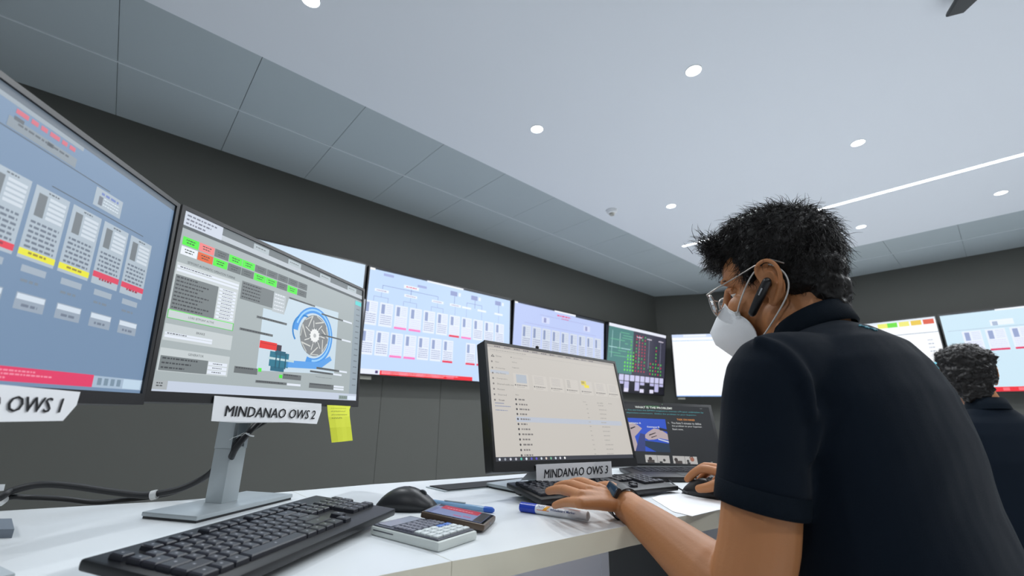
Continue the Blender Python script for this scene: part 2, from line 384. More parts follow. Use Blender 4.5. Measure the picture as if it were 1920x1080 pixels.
def colored_page(S):
    S.rect(0, 0, 1, .035, (225, 235, 245), 1); S.rect(.3, .05, .42, .13, (225, 240, 255), 1); S.rect(0, .2, 1, .206, (90, 120, 150), 1)
    for u, c in ((.66, (240, 240, 110)), (.72, (110, 225, 60)), (.79, (240, 235, 120)), (.86, (235, 200, 70)), (.93, (220, 90, 60))): S.rect(u, .025, u + .06, .09, c, 2)
    S.rect(.9, .6, 1, .68, (120, 215, 240), 2); S.rect(.88, .68, 1, .8, (80, 200, 235), 2); S.rect(.9, .8, 1, .98, (60, 130, 235), 2)
    for i in range(4): S.scribble(.93, .3 + .05 * i, .96, .31 + .05 * i, (150, 160, 180), 3)
def right_page(S):
    S.rect(0, 0, .28, .01, (70, 80, 90), 1); S.rect(.28, 0, .6, .02, (240, 246, 255), 1)
    S.rect(.02, .22, .9, .224, (160, 175, 200), 1)
    S.rect(.24, .13, .35, .2, (236, 244, 255), 2); S.rect(.25, .15, .275, .2, (170, 185, 210), 3)
    for i in range(7): unit_column(S, .09 + i * .115, .24, .095, .26, (225, 50, 100) if i in (1, 2, 4) else None, pale=True)
    S.scribble(.5, .08, .56, .1, (225, 80, 120), 3)
    S.rect(.12, .945, .9, 1, (240, 35, 50), 1)
    for i in range(10): S.rect(.14 + .07 * i, .955, .17 + .07 * i, .99, (250, 110, 120), 2)
def wall_display(M, painter, base, label, W=1.64, H=.925):
    r = empty('wall_display', M, label, 'wall screen', 'large screens of the wall display band')
    b = MB(); b.box((-W / 2, -H / 2, -.06), (W / 2, H / 2, -.002), bev=.004); b.build('housing', M_bezel, r)
    b = MB(); t = .012
    for lo, hi in (((-W / 2, -H / 2), (W / 2, -H / 2 + t)), ((-W / 2, H / 2 - t), (W / 2, H / 2)), ((-W / 2, -H / 2 + t), (-W / 2 + t, H / 2 - t)), ((W / 2 - t, -H / 2 + t), (W / 2, H / 2 - t))):
        b.box((lo[0], lo[1], -.002), (hi[0], hi[1], .004))
    b.build('bezel', M_bezel, r)
    S = Screen(W - 2 * t, H - 2 * t, base); painter(S); S.mb.build('screen', SCR_WALL, r)
    b = MB(); b.box((-.2, -.15, -.17 if abs(M.translation.x + 3.45) < .3 else -.25), (.2, .15, -.06)); b.build('wall_mount', M_dgrey, r)
    b = MB(); b.box((-W / 2 + .03, -H / 2 - .03, -.035), (-W / 2 + .13, -H / 2 - .001, -.02)); b.build('cable_cover', mat('pale_clip', srgb(150, 150, 140), .5), r)
    return r
ZC = 1.672
wall_display(frame((-3.45, .602, ZC + .01), 0, 0), lambda S: (S.rect(0, 0, .45, .025, (150, 165, 225), 1), S.scribble(.1, .03, .3, .06, (120, 135, 220), 2)), (205, 226, 245), 'white wall screen mostly hidden behind the middle desk monitor')
wall_display(frame((-3.45, 2.26, ZC), 0, -.5), overview, (196, 220, 252), 'wall screen showing tree of tables with pink bars and long red strip')
wall_display(frame((-3.45, 3.92, ZC - .01), 0, -4), sparse, (192, 206, 248), 'lilac wall screen rising behind the folder-list monitor')
wall_display(frame((-3.42, 5.50, ZC - .02), 0, -8, 0), green_bars, (70, 90, 100), 'dark wall screen with green and red dotted columns', W=1.50)
wall_display(frame((-2.56, 6.61, ZC - .045), -54, -4, 0), white_page, (250, 252, 255), 'blank bright white wall screen left of the man\'s mask')
wall_display(frame((-1.20, 7.24, ZC - .03), -90, 0), colored_page, (250, 252, 255), 'wall screen with green and yellow tabs, behind the man\'s back')
wall_display(frame((.46, 7.24, ZC - .025), -90, 0), right_page, (206, 232, 246), 'rightmost wall screen, above the curly-haired person\'s head')
# ------------------------------------------------------------------ desk
E2 = [(-1.52, -1.0), (-1.311, -.112), (-1.225, .156), (-1.174, .565), (-1.098, .905), (-1.03, 1.25), (-1.06, 1.8), (-1.25, 2.5), (-1.5, 3.3)]
F2 = [(-.80, 3.3), (-.62, 2.5), (-.43, 1.8), (-.405, 1.25), (-.438, .95), (-.482, .71), (-.512, .444), (-.524, .37), (-.60, -.2), (-.62, -1.0)]
DZ = .74
desk = empty('control_desk', (-.9, .6, 0), 'long white control room desk with beige front edge', 'desk')
def rel(mb, name, mats, root, smooth=False):
    o = mb.build(name, mats, None, smooth, loc=root.matrix_world.translation if False else None); 
    o.parent = root; o.matrix_parent_inverse = root.matrix_world.inverted(); return o
def desk_top(name, back, front):
    poly = list(reversed(back)) + [] ; poly = front + [p for p in reversed(back)] if False else None
    b = MB(); pts = back + front                      # back goes +y, front comes back: clockwise seen from above
    pts = list(reversed(pts))
    n = len(pts); vs = [(p[0], p[1], DZ - .032) for p in pts] + [(p[0], p[1], DZ) for p in pts]
    b.add(vs, [tuple(reversed(range(n)))], 1); b.add(vs, [tuple(range(n, 2 * n))], 0)
    b.add(vs, [(i, (i + 1) % n, n + (i + 1) % n, n + i) for i in range(n)], 1)
    return rel(b, name, [M_white, M_edge], desk)
def lerp2(a, b, t): return (a[0] + (b[0] - a[0]) * t, a[1] + (b[1] - a[1]) * t)
J = (-1.195, .37); g = .0004
desk_top('desktop', [E2[0], E2[1], E2[2], (J[0], J[1] - g)], [(-.524, .37 - g), F2[8], F2[9]])
desk_top('desktop', [(J[0], J[1] + g), E2[3], E2[4], E2[5], E2[6], E2[7], E2[8]], F2[:7] + [(-.524, .37 + g)])
M_panel = mat('lilac_grey_panel', srgb(222, 224, 236), .5)
b = MB(); b.box((-.59, -.98, .02), (-.565, .37, DZ - .033)); rel(b, 'front_panel', M_panel, desk)
b = MB(); b.slab([(-.585, .372), (-.56, .372), (-.53, .70), (-.555, .70)], .02, DZ - .033); rel(b, 'front_panel', M_panel, desk)
b = MB(); b.slab([(-1.14, .69), (-.53, .69), (-.53, .712), (-1.14, .712)], .0, DZ - .033); rel(b, 'leg_panel', M_panel, desk)
b = MB(); b.slab([(-1.0, 1.76), (-.47, 1.76), (-.47, 1.785), (-1.0, 1.785)], .0, DZ - .033); rel(b, 'leg_panel', M_panel, desk)
b = MB(); b.slab([(-1.40, -.96), (-.60, -.98), (-.60, -.955), (-1.40, -.935)], .0, DZ - .033); rel(b, 'leg_panel', M_panel, desk)
b = MB(); bk = [(-1.36, -.6), (-1.21, .1), (-1.15, .56), (-1.07, .9), (-.99, 1.25), (-1.02, 1.75)]
for p, q in zip(bk, bk[1:]): b.slab([(p[0], p[1]), (p[0] + .018, p[1]), (q[0] + .018, q[1]), (q[0], q[1])], .12, DZ - .033)
rel(b, 'modesty_panel', mat('dark_panel', srgb(60, 62, 64), .6), desk)
# cable slot set in the desk top
b = MB(); fr = [(-1.042, .645), (-.955, .645), (-.90, .99), (-.985, 1.02)]
def inset(poly, t):
    c = sum((Vector(p) for p in poly), Vector((0, 0))) / len(poly); return [tuple(Vector(p) + (c - Vector(p)).normalized() * t) for p in poly]
slot = empty('cable_slot', (-.97, .83, DZ), 'black cable slot with pale rim sunk in the desk beside the folder-list monitor', 'cable slot')
b.slab(fr, DZ - .0, DZ + .002); rel(b, 'rim', M_silver, slot)
b = MB(); b.slab(inset(fr, .010), DZ + .002, DZ + .004); rel(b, 'slot_shade', mat('slot_black', srgb(14, 15, 20), .7), slot)  # black sheet laid on top, standing in for the shade inside the slot opening
# ------------------------------------------------------------------ desk monitors
def monitor(M, W, H, bez, chin, base_c, base_yaw, base_size, painter, basec, label, col_w=.036, pole=True, depth=.014):
    r = empty('desk_monitor', M, label, 'monitor', 'monitors on the desk')
    b = MB(); b.box((-W / 2, -H / 2, -depth - .02), (W / 2, H / 2, -.001), bev=.003); b.build('housing', M_bezel, r)
    b = MB()
    for lo, hi in (((-W / 2, -H / 2), (W / 2, -H / 2 + chin)), ((-W / 2, H / 2 - bez), (W / 2, H / 2)), ((-W / 2, -H / 2 + chin), (-W / 2 + bez, H / 2 - bez)), ((W / 2 - bez, -H / 2 + chin), (W / 2, H / 2 - bez))):
        b.box((lo[0], lo[1], -.001), (hi[0], hi[1], .0035))
    b.build('bezel', M_bezel, r)
    S = Screen(W - 2 * bez, H - bez - chin, basec); painter(S)
    o = S.mb.build('screen', SCR_DESK, r); o.location = (0, (chin - bez) / 2, 0)
    # stand, in world coordinates
    Minv = M.inverted()
    mount = M @ Vector((0, 0, -.034))
    bc = Vector((base_c[0], base_c[1], DZ)); T = Matrix.Translation(bc) @ Matrix.Rotation(math.radians(base_yaw), 4, 'Z')
    bw, bd = base_size
    def put(mb, name, m, smooth=False):
        o = mb.build(name, m, None, smooth); o.parent = r; o.matrix_parent_inverse = M.inverted(); return o
    b = MB(); b.box((-bd / 2, -bw / 2, .004), (bd / 2, bw / 2, .0115), bev=.002, T=T); ob = put(b, 'stand_base', M_silver, True)
    b = MB(); b.box((-bd / 2 + .002, -bw / 2 + .002, 0), (bd / 2 - .002, bw / 2 - .002, .0045), T=T)
    o = b.build('base_pad', M_black); o.parent = ob
    hz = M.translation.z + .02 - DZ
    b = MB(); hd, hw = .021, col_w / 2 + .001; x0 = -.01
    top = hz
    # column with a real cable hole: four segments round the opening
    z0, z1 = .115, .165
    b.box((x0 - hd, -hw, .011), (x0 + hd, hw, z0), bev=.003, T=T)
    b.box((x0 - hd, -hw, z1), (x0 + hd, hw, top), bev=.003, T=T)
    b.box((x0 - hd, -hw, z0 - .004), (x0 + hd, -hw + .008, z1 + .004), T=T); b.box((x0 - hd, hw - .008, z0 - .004), (x0 + hd, hw, z1 + .004), T=T)
    col = put(b, 'stand_column', M_silver, True)
    b = MB(); b.box((x0 + hd - .012, -.002, .045), (x0 + hd + .0004, .0, .05), T=T) if False else None
    b = MB(); cc = T @ Vector((x0, 0, hz - .03)); 
    b.tube([cc, (cc + mount) / 2, mount], [.028, .024, .032], 16); put(b, 'swivel_joint', M_silver, True)
    b = MB(); b.box((-.05, -.05, -.052), (.05, .05, -.034), bev=.006); b.build('mount_plate', M_silver, r, True)
    return r
G = (178, 188, 190)
def ui_plant(S):          # middle monitor: turbine control page
    d, wh, gr = (104, 112, 114), (226, 233, 244), (78, 236, 58)
    S.rect(0, 0, 1, .056, (112, 120, 124), 1); S.rect(0, 0, .144, .086, (206, 214, 228), 2)
    for i in range(3): S.scribble(.012, .016 + i * .024, .12 - i * .02, .026 + i * .024, (120, 125, 140), 3)
    S.rect(.144, .05, 1, .082, (190, 198, 206), 2); S.rect(0, .084, 1, .104, (84, 92, 96), 2)
    for u in (.28, .46, .66, .87): S.rect(u, .01, u + .075, .05, (178, 190, 196), 3); S.scribble(u + .01, .025, u + .06, .033, (120, 128, 132), 4)
    S.text('LP TURBINE OPERATION CONTROL TURBINE 1', .40, .086, .64, .101, (20, 22, 24), 4)
    x0, x1, y0, y1 = .011, .068, .15, .203
    cells = [(0, 0, gr), (1, 0, (240, 130, 130)), (2, 0, d), (3, 0, gr), (4, 0, gr), (5, 0, d), (6, 0, d), (7, 0, d), (8, 0, d), (9, 0, d),
             (0, 1, (232, 238, 246)), (1, 1, (228, 96, 40)), (2, 1, gr), (3, 1, d), (4, 1, d), (5, 1, gr), (6, 1, gr), (7, 1, d), (8, 1, gr), (9, 1, d)]
    for i, j, c in cells:
        u = .012 + i * .0575; v = .15 + j * .057
        S.rect(u, v, u + .0555, v + .049, c, 2); S.scribble(u + .012, v + .013, u + .044, v + .019, (40, 60, 45) if c != d else (70, 76, 78), 3); S.scribble(u + .014, v + .028, u + .04, v + .034, (40, 60, 45) if c != d else (70, 76, 78), 3)
    S.text('SETPOINT AUTOMATIC OPERATION TURBINE', .04, .283, .22, .297, (60, 64, 68), 3)
    S.rect(.008, .305, .242, .62, (200, 208, 210), 1); S.rect(.011, .322, .24, .336, wh, 2); S.rect(.011, .343, .24, .356, wh, 2)
    S.scribble(.02, .325, .13, .331, (90, 96, 100), 3)
    S.rect(.011, .375, .162, .572, (116, 124, 126), 2)
    for i in range(9): S.scribble(.016, .384 + i * .0213, .085 + .06 * ((i * 37) % 10) / 10, .392 + i * .0213, (60, 64, 68), 3)
    for i in range(9): S.rect(.167, .378 + i * .0213, .235, .392 + i * .0213, wh, 2); S.scribble(.18, .382 + i * .0213, .222, .387 + i * .0213, (110, 116, 122), 3)
    S.rect(.008, .573, .242, .577, gr, 3); S.rect(.008, .617, .242, .621, (90, 200, 90), 3); S.rect(.008, .573, .0105, .621, (90, 200, 90), 3); S.rect(.239, .573, .242, .621, (90, 200, 90), 3)
    S.text('LOAD SETPOINT ACTIVE', .075, .590, .165, .602, (70, 76, 78), 3)
    S.rect(.008, .65, .245, .738, (196, 204, 206), 1); S.text('BRAKE', .11, .666, .14, .679, (80, 86, 90), 3); S.rect(.012, .694, .17, .706, wh, 2); S.rect(.012, .709, .17, .722, wh, 2); S.scribble(.018, .697, .08, .703, (100, 106, 110), 3)
    S.rect(.008, .778, .246, .897, (196, 204, 206), 1); S.text('GENERATOR', .095, .79, .148, .803, (80, 86, 90), 3)
    S.rect(.012, .818, .167, .894, (116, 124, 126), 2)
    for i in range(3):
        S.scribble(.018, .826 + i * .024, .13 - i * .02, .834 + i * .024, (60, 64, 68), 3); S.rect(.169, .822 + i * .024, .24, .841 + i * .024, wh, 2); S.scribble(.185, .828 + i * .024, .22, .834 + i * .024, (110, 116, 122), 3)
    S.rect(.252, .288, .405, .408, (116, 124, 126), 2); S.rect(.405, .295, .47, .43, (186, 195, 200), 2)
    for i in range(5): S.scribble(.258, .298 + i * .022, .34, .306 + i * .022, (60, 64, 68), 3); S.scribble(.412, .30 + i * .026, .462, .308 + i * .026, (226, 232, 240), 3)
    # picture of the machine
    S.poly([(.366, .84), (.814, .80), (.814, .28), (.486, .30), (.47, .42), (.362, .425)], (200, 218, 230), 1)
    cx, cy = .66, .525; asp = S.w / S.h
    S.disc(cx - .005, cy + .002, .222, (70, 150, 228), 2, 30, .175, -.6 * PI, .98 * PI); S.disc(cx - .005, cy - .002, .205, (150, 205, 250), 3, 30, .19, -.5 * PI, .9 * PI)
    S.disc(cx, cy, .16, (128, 132, 134), 3, 28)
    for k in range(7):
        a = 2 * PI * k / 7; ca_, sa = math.cos(a), math.sin(a)
        def q(r_, t_): return (cx + (r_ * math.cos(t_)) / asp, cy - r_ * math.sin(t_))
        S.poly([q(.15, a), q(.158, a + .05), q(.10, a + .75), q(.092, a + .7)], (208, 210, 206), 5)
        S.poly([q(.15, a), q(.158, a), q(.16, a + .62), q(.15, a + .62)], (190, 194, 192), 5)
        S.poly([q(.06, a), q(.068, a + .1), q(.12, a + .02), q(.115, a - .04)], (220, 222, 220), 5)
    S.disc(cx, cy, .05, (236, 238, 238), 5, 18); S.disc(cx, cy, .016, (180, 184, 186), 6, 12)
    for k in range(14):
        a = 2 * PI * k / 14; S.poly([(cx + .048 * math.cos(a - .1) / asp, cy - .048 * math.sin(a - .1)), (cx + .048 * math.cos(a + .1) / asp, cy - .048 * math.sin(a + .1)), (cx + .062 * math.cos(a) / asp, cy - .062 * math.sin(a))], (236, 238, 238), 5)
    S.disc(cx - .07, cy - .02, .12, (40, 130, 200), 2, 16, .105, .35 * PI, 1.25 * PI)
    S.poly([(.51, .745), (.70, .725), (.775, .66), (.79, .69), (.71, .775), (.51, .795)], (90, 160, 232), 3)
    S.rect(.42, .70, .52, .80, (38, 116, 140), 3); S.rect(.43, .80, .50, .83, (30, 100, 125), 3); S.rect(.415, .74, .55, .755, (190, 215, 220), 4); S.rect(.445, .69, .50, .72, (26, 92, 116), 4)
    for u in (.45, .47, .50): S.rect(u, .70, u + .006, .81, (22, 84, 106), 5)
    S.rect(.365, .642, .45, .692, (228, 44, 40), 4); S.rect(.45, .65, .475, .69, (60, 44, 60), 4); S.rect(.37, .655, .445, .66, (190, 30, 30), 5)
    for u0, v0, u1, v1 in ((.486, .29, .645, .303), (.335, .486, .489, .502), (.268, .588, .423, .604), (.692, .332, .852, .345), (.701, .498, .852, .51), (.269, .828, .37, .868), (.497, .84, .60, .876), (.367, .9, .522, .917), (.689, .76, .849, .777), (.65, .792, .806, .807), (.652, .885, .816, .922)):
        S.rect(u0, v0, u1, v1, (104, 110, 112), 6); S.scribble(u0 + .005, v0 + .004, u1 - .02, min(v1 - .004, v0 + .011), (62, 66, 70), 7)
    for u0, v0, u1, v1 in ((.852, .33, .925, .344), (.852, .496, .925, .51), (.524, .903, .601, .918), (.85, .762, .91, .776), (.807, .792, .87, .806), (.817, .888, .893, .902), (.817, .908, .893, .922)): S.rect(u0, v0, u1, v1, wh, 6)
    S.rect(.372, .822, .388, .846, gr, 7); S.rect(.478, .85, .495, .873, gr, 7)
    S.text('Pressure pipe and valve', .69, .83, .80, .842, (110, 116, 120), 6)
    S.rect(.938, .112, 1, .955, (148, 162, 172), 2); S.rect(.944, .118, .996, .155, (96, 214, 214), 3)
    for i in range(14): S.scribble(.958, .19 + i * .052, .985, .197 + i * .052, (90, 98, 104), 4)
    S.rect(0, .945, 1, 1, (196, 206, 222), 4); S.rect(0, .945, .047, .99, (170, 176, 180), 5); S.scribble(.014, .955, .034, .961, (60, 64, 68), 6); S.scribble(.014, .968, .034, .974, (60, 64, 68), 6)
    S.rect(.86, .962, .925, .994, (150, 165, 165), 5); S.rect(.93, .962, .995, .994, (220, 232, 246), 5)
    for i in range(4): S.rect(.866 + i * .015, .968, .876 + i * .015, .988, (110, 126, 120), 6)
def ui_tables(S):         # left monitor: unit overview page in dim grey
    S.rect(0, 0, 1, .03, (96, 108, 120), 1); S.rect(.0, .03, .66, .048, (150, 162, 172), 1)
    S.rect(.49, .055, .655, .075, (200, 96, 112), 2) if False else S.scribble(.50, .056, .64, .074, (205, 100, 118), 2)
    S.rect(.49, .095, .65, .135, (134, 146, 156), 2); S.scribble(.51, .104, .63, .112, (90, 98, 106), 3); S.rect(.50, .085, .52, .10, (90, 98, 106), 3); S.rect(.575, .1, .59, .115, (80, 88, 96), 3)
    S.rect(.3, .14, .757, .144, (80, 92, 102), 2)
    S.rect(.717, .152, .804, .236, (168, 182, 194), 2); S.scribble(.735, .165, .79, .176, (110, 130, 190), 3)
    for i in range(3): S.scribble(.745, .185 + i * .014, .795, .19 + i * .014, (215, 225, 235), 3)
    S.rect(.73, .185, .742, .225, (110, 118, 130), 3)
    S.rect(.61, .253, .896, .257, (80, 92, 102), 2)
    bars = {0: (225, 55, 75), 1: (232, 228, 40), 2: (232, 228, 40), 3: (220, 60, 90), 4: (220, 60, 90)}
    for i in range(-5, 5):
        u = .578 + (i - 1) * .092; v0, v1 = .278, .56
        S.rect(u, v0, u + .082, v1, (172, 186, 198), 2); S.scribble(u + .03, v0 + .008, u + .055, v0 + .014, (90, 98, 106), 4)
        S.rect(u + .01, v0 + .025, u + .03, v0 + .115, (112, 120, 126), 3)
        for k in range(5): S.rect(u + .036, v0 + .025 + k * .019, u + .076, v0 + .037 + k * .019, (204, 214, 224), 3)
        for k in range(6): S.scribble(u + .008, v0 + .135 + k * .019, u + .074, v0 + .144 + k * .019, (104, 116, 132), 3)
        if bars.get(i, (222, 60, 80)): S.rect(u, v1 - .036 if i != 3 and i != 4 else v1 - .055, u + .082, v1 - .012 if i != 3 and i != 4 else v1 - .03, bars.get(i, (222, 60, 80)), 4); S.scribble(u + .02, v1 - .03, u + .06, v1 - .022, (150, 130, 40) if i in (1, 2) else (150, 40, 60), 5)
        S.rect(u + .015, v1 + .02, u + .07, v1 + .045, (160, 174, 188), 3); S.scribble(u + .02, v1 + .07, u + .06, v1 + .08, (120, 134, 148), 3)
        S.rect(u + .02, .678, u + .085, .738, (150, 164, 180), 2); S.rect(u + .022, .682, u + .083, .702, (208, 220, 232), 3); S.scribble(u + .035, .716, u + .07, .726, (110, 122, 140), 3)
    S.rect(0, .935, .832, .985, (224, 56, 100), 2); S.scribble(.45, .945, .68, .951, (240, 140, 165), 3); S.scribble(.45, .957, .72, .963, (240, 140, 165), 3); S.scribble(.45, .97, .62, .976, (240, 140, 165), 3)
    S.rect(.832, .937, 1, .985, (164, 184, 204), 2); S.rect(.93, .94, .995, .982, (190, 212, 230), 3)
    for i in range(4): S.rect(.845 + i * .021, .945, .858 + i * .021, .975, (120, 142, 160), 3)
def ui_folders(S):        # small monitor: list of folders on a warm white page
    tx, pale = (122, 118, 116), (172, 168, 163)
    S.rect(0, 0, 1, .03, (176, 172, 168), 1)
    for i in range(12): S.scribble(.05 + i * .065, .01, .09 + i * .065, .02, (110, 104, 110), 2)
    S.scribble(.02, .045, .26, .055, pale, 2); S.rect(0, .065, 1, .068, (182, 178, 174), 1)
    S.poly([(.022, .118), (.034, .094), (.046, .118)], (80, 78, 78), 3); S.poly([(.029, .112), (.034, .102), (.039, .112)], (206, 200, 194), 4); S.text('Drive', .055, .098, .09, .114, tx, 3)
    S.text('Search in Drive', .165, .094, .235, .108, pale, 3); S.disc(.155, .10, .006, tx, 3, 8)
    S.text('My Drive', .158, .14, .19, .153, tx, 3); S.text('Suggested', .155, .19, .2, .203, tx, 3)
    S.rect(.012, .24, .13, .268, (186, 192, 202), 2)
    for i, t in enumerate(('New', 'Priority', 'My Drive', 'Computers', 'Shared with me', 'Recent', 'Starred', 'Trash')):
        v = .155 + i * .0475 + (.01 if i else 0); S.disc(.026, v + .008, .009, tx, 3, 8); S.text(t, .048, v, .048 + .0075 * len(t), v + .014, tx, 3)
    S.disc(.026, .505, .009, tx, 3, 8); S.text('Storage', .05, .498, .085, .512, tx, 3); S.rect(.025, .528, .08, .534, (120, 130, 160), 3); S.scribble(.025, .552, .12, .559, (130, 140, 170), 3); S.scribble(.025, .587, .10, .594, (130, 140, 170), 3)
    for i, u in enumerate((.155, .285, .41, .53, .65, .775, .89)):
        v = .245 + i * .0; S.rect(u, v, u + .105, v + .145, (200, 195, 189), 1); S.rect(u + .002, v + .003, u + .103, v + .142, (204, 199, 192), 2)
        if i == 0: S.rect(u + .02, v + .012, u + .09, v + .09, (176, 184, 194), 3)
        elif i == 4: S.rect(u + .012, v + .0, u + .055, v + .045, (222, 206, 96), 3); S.rect(u + .035, v + .04, u + .075, v + .07, (236, 220, 70), 3); S.rect(u + .014, v + .006, u + .04, v + .03, (180, 165, 90), 4)
        else:
            for k in range(6): S.scribble(u + .015, v + .015 + k * .013, u + .08 if i != 3 else u + .04, v + .019 + k * .013, (176, 172, 172) if i != 3 else (120, 122, 124), 3)
        S.disc(u + .01, v + .112, .008, tx, 4, 8); S.scribble(u + .02, v + .107, u + .09, v + .115, tx, 4); S.scribble(u + .02, v + .125, u + .07, v + .13, pale, 4)
    S.text('Name', .158, .44, .18, .452, tx, 3); S.text('Owner', .65, .455, .675, .465, tx, 3); S.text('Last modified', .77, .455, .82, .467, tx, 3); S.text('File size', .87, .455, .90, .465, tx, 3)
    S.rect(.148, .637, .955, .682, (186, 192, 204), 2)
    for i in range(12):
        v = .488 + i * .0425
        S.disc(.158, v, .010, (70, 68, 70), 4, 8); S.scribble(.175, v - .007, .215 + .03 * ((i * 7) % 5) / 4, v + .006, tx, 4)
        S.scribble(.67, v - .005, .685, v + .004, pale, 4); S.scribble(.775, v - .005, .82 + .03 * ((i * 3) % 4) / 4, v + .005, pale, 4)
    S.rect(0, .965, 1, 1, (58, 60, 68), 5)
    for i in range(14): S.disc(.025 + i * .032, .983, .011, [(220, 226, 236), (150, 156, 166), (200, 205, 215), (190, 190, 200), (90, 190, 170), (220, 230, 240), (90, 90, 190), (100, 90, 200), (200, 210, 220), (214, 200, 190), (120, 180, 150), (200, 210, 220), (210, 210, 220), (240, 240, 240)][i], 6, 8)
mon2 = monitor(frame((-1.0147, .2593, 1.0987), 33, 3.1), .54, .325, .007, .016, (-1.078, .21), 33, (.225, .125), ui_plant, (166, 176, 178), 'silver-stand desk monitor showing a blue and grey turbine diagram')
mon1 = monitor(frame((-.6409, -.1266, 1.0941), 54.5, 2.8), .54, .325, .007, .016, (-.79, -.185), 20, (.26, .14), ui_tables, (114, 140, 170), 'nearest desk monitor at the left edge, grey page with yellow and red bars')
mon3 = monitor(frame((-.8024, .916, .9415), -4.4, 12.7, -1.94), .50, .31, .007, .022, (-.865, .885), 0, (.24, .16), ui_folders, (198, 193, 186), 'small desk monitor tilted back with pale folder list, before the man')
for m_, T_ in ((mon2, (-1.085, .205)),):
    pass
# ------------------------------------------------------------------ placing helpers
def HZ(px, py, z):                           # where the view line of a photo pixel meets the level z
    o = Vector((0, 0, CZ)); d = P(px, py, 1) - o; return o + d * ((z - CZ) / d.z)
def HM(M, px, py, zo):                       # ... meets a tilted plane; returns the plane's own coordinates
    Mi = M.inverted(); o = Mi @ Vector((0, 0, CZ)); d = (Mi @ P(px, py, 1)) - o; t = (zo - o.z) / d.z; return o + d * t
def Tz(c, deg, z=None):
    return Matrix.Translation(Vector((c[0], c[1], DZ if z is None else z))) @ Matrix.Rotation(math.radians(deg), 4, 'Z')
def heavy(b):                                 # thickens thin lettering by drawing it twice, slightly apart
    vs, fs = list(b.v), list(b.f); d = Vector(vs[1]) - Vector(vs[0]); xs = [Vector(v) for v in vs]; L = max((p - xs[0]).length for p in xs); e = max(xs, key=lambda p: (p - xs[0]).length) - xs[0]
    e = e.normalized() * L * .0045
    b.add([tuple(p + e) for p in xs], fs); return b
# ------------------------------------------------------------------ name signs
def bilin(q, u, v):                          # q: TL, TR, BR, BL
    a = q[0].lerp(q[1], u); b_ = q[3].lerp(q[2], u); return a.lerp(b_, v)
def sign(M, name, poly, quad_px, txt, tu, label, zo=.006):
    pts = [HM(M, x, y, zo) for x, y in poly]; org = sum(pts, Vector()) / len(pts)
    T = M @ Matrix.Translation(org)
    r = empty(name, T, label, 'sign', 'paper workstation name signs')
    b = MB(); n = len(pts); pp = [p - org for p in pts]
    fr = [(p.x, p.y, .0004 + .0012 * math.sin(i * 2.1)) for i, p in enumerate(pp)]; bk = [(p[0], p[1], p[2] - .0006) for p in fr]
    b.add(fr + bk, [tuple(reversed(range(n))), tuple(range(n, 2 * n))]); 
    b.add(fr + bk, [(i, (i + 1) % n, n + (i + 1) % n, n + i) for i in range(n)])
    b.build('paper', M_paper, r)
    q = [HM(M, x, y, zo) - org for x, y in quad_px]
    b = MB(); vs, fs = text_mesh(txt, .18, .0)
    b.add([tuple(bilin(q, v[0] * (tu[1] - tu[0]) + tu[0], 1 - v[1]) + Vector((0, 0, .0022))) for v in vs], fs)
    heavy(b).build('lettering', M_ink, r); return r
M2 = mon2.matrix_world.copy(); M1 = mon1.matrix_world.copy(); M3 = mon3.matrix_world.copy()
sign(frame((-1.0147, .2593, 1.0987), 33, 3.1), 'name_sign', [(402, 742), (395, 789.5), (450, 793), (540, 792), (593, 795), (603, 770), (602.5, 757)],
     [(421, 760), (591, 770), (588.5, 786), (420, 780.5)], 'MINDANAO OWS 2', (0, 1), 'white paper name sign lettered MINDANAO OWS 2')
F1 = frame((-.6409, -.1266, 1.0941), 54.5, 2.8)
def at1(x, y): return (x, y)
q1 = [HM(F1, x, y, .006) for x, y in ((4, 741), (118, 747), (113, 774), (4, 772))]
_org = F1 @ q1[0]
def sign1():
    # local rectangle in the monitor's plane, running out of the frame to the left
    a = HM(F1, 150, 735, .006); b_ = HM(F1, 142.6, 760, .006); c = HM(F1, 117, 789, .006); d = HM(F1, 0, 791, .006); e = HM(F1, 0, 721, .006)
    w = .24; pts = [e + (e - a).normalized() * (w - (e - a).length), d + (d - c).normalized() * (w - .02 - (d - c).length), d, c, b_, a, e]
    org = sum(pts, Vector()) / len(pts); r = empty('name_sign', F1 @ Matrix.Translation(org), 'white paper name sign ending in OWS 1, cut by the left edge', 'sign', 'paper workstation name signs')
    b = MB(); n = len(pts); fr = [(p.x - org.x, p.y - org.y, .0005) for p in pts]; bk = [(p[0], p[1], p[2] - .0006) for p in fr]
    b.add(fr + bk, [tuple(range(n)), tuple(reversed(range(n, 2 * n)))]); b.add(fr + bk, [(i, (i + 1) % n, n + (i + 1) % n, n + i) for i in range(n)])
    b.build('paper', M_paper, r)
    b = MB(); q = [p - org for p in q1]
    ex = (q[1] - q[0]); ey = (q[3] - q[0]); s_ = 3.05
    vs, fs = text_mesh('MINDANAO OWS 1', .18, .0)
    st = q[1] - ex.normalized() * ex.length * 2.72; sb = q[2] - ex.normalized() * ex.length * 2.72
    b.add([tuple(bilin([st, q[1], q[2], sb], v[0], 1 - v[1]) + Vector((0, 0, .0018))) for v in vs], fs); heavy(b).build('lettering', M_ink, r)
sign1()
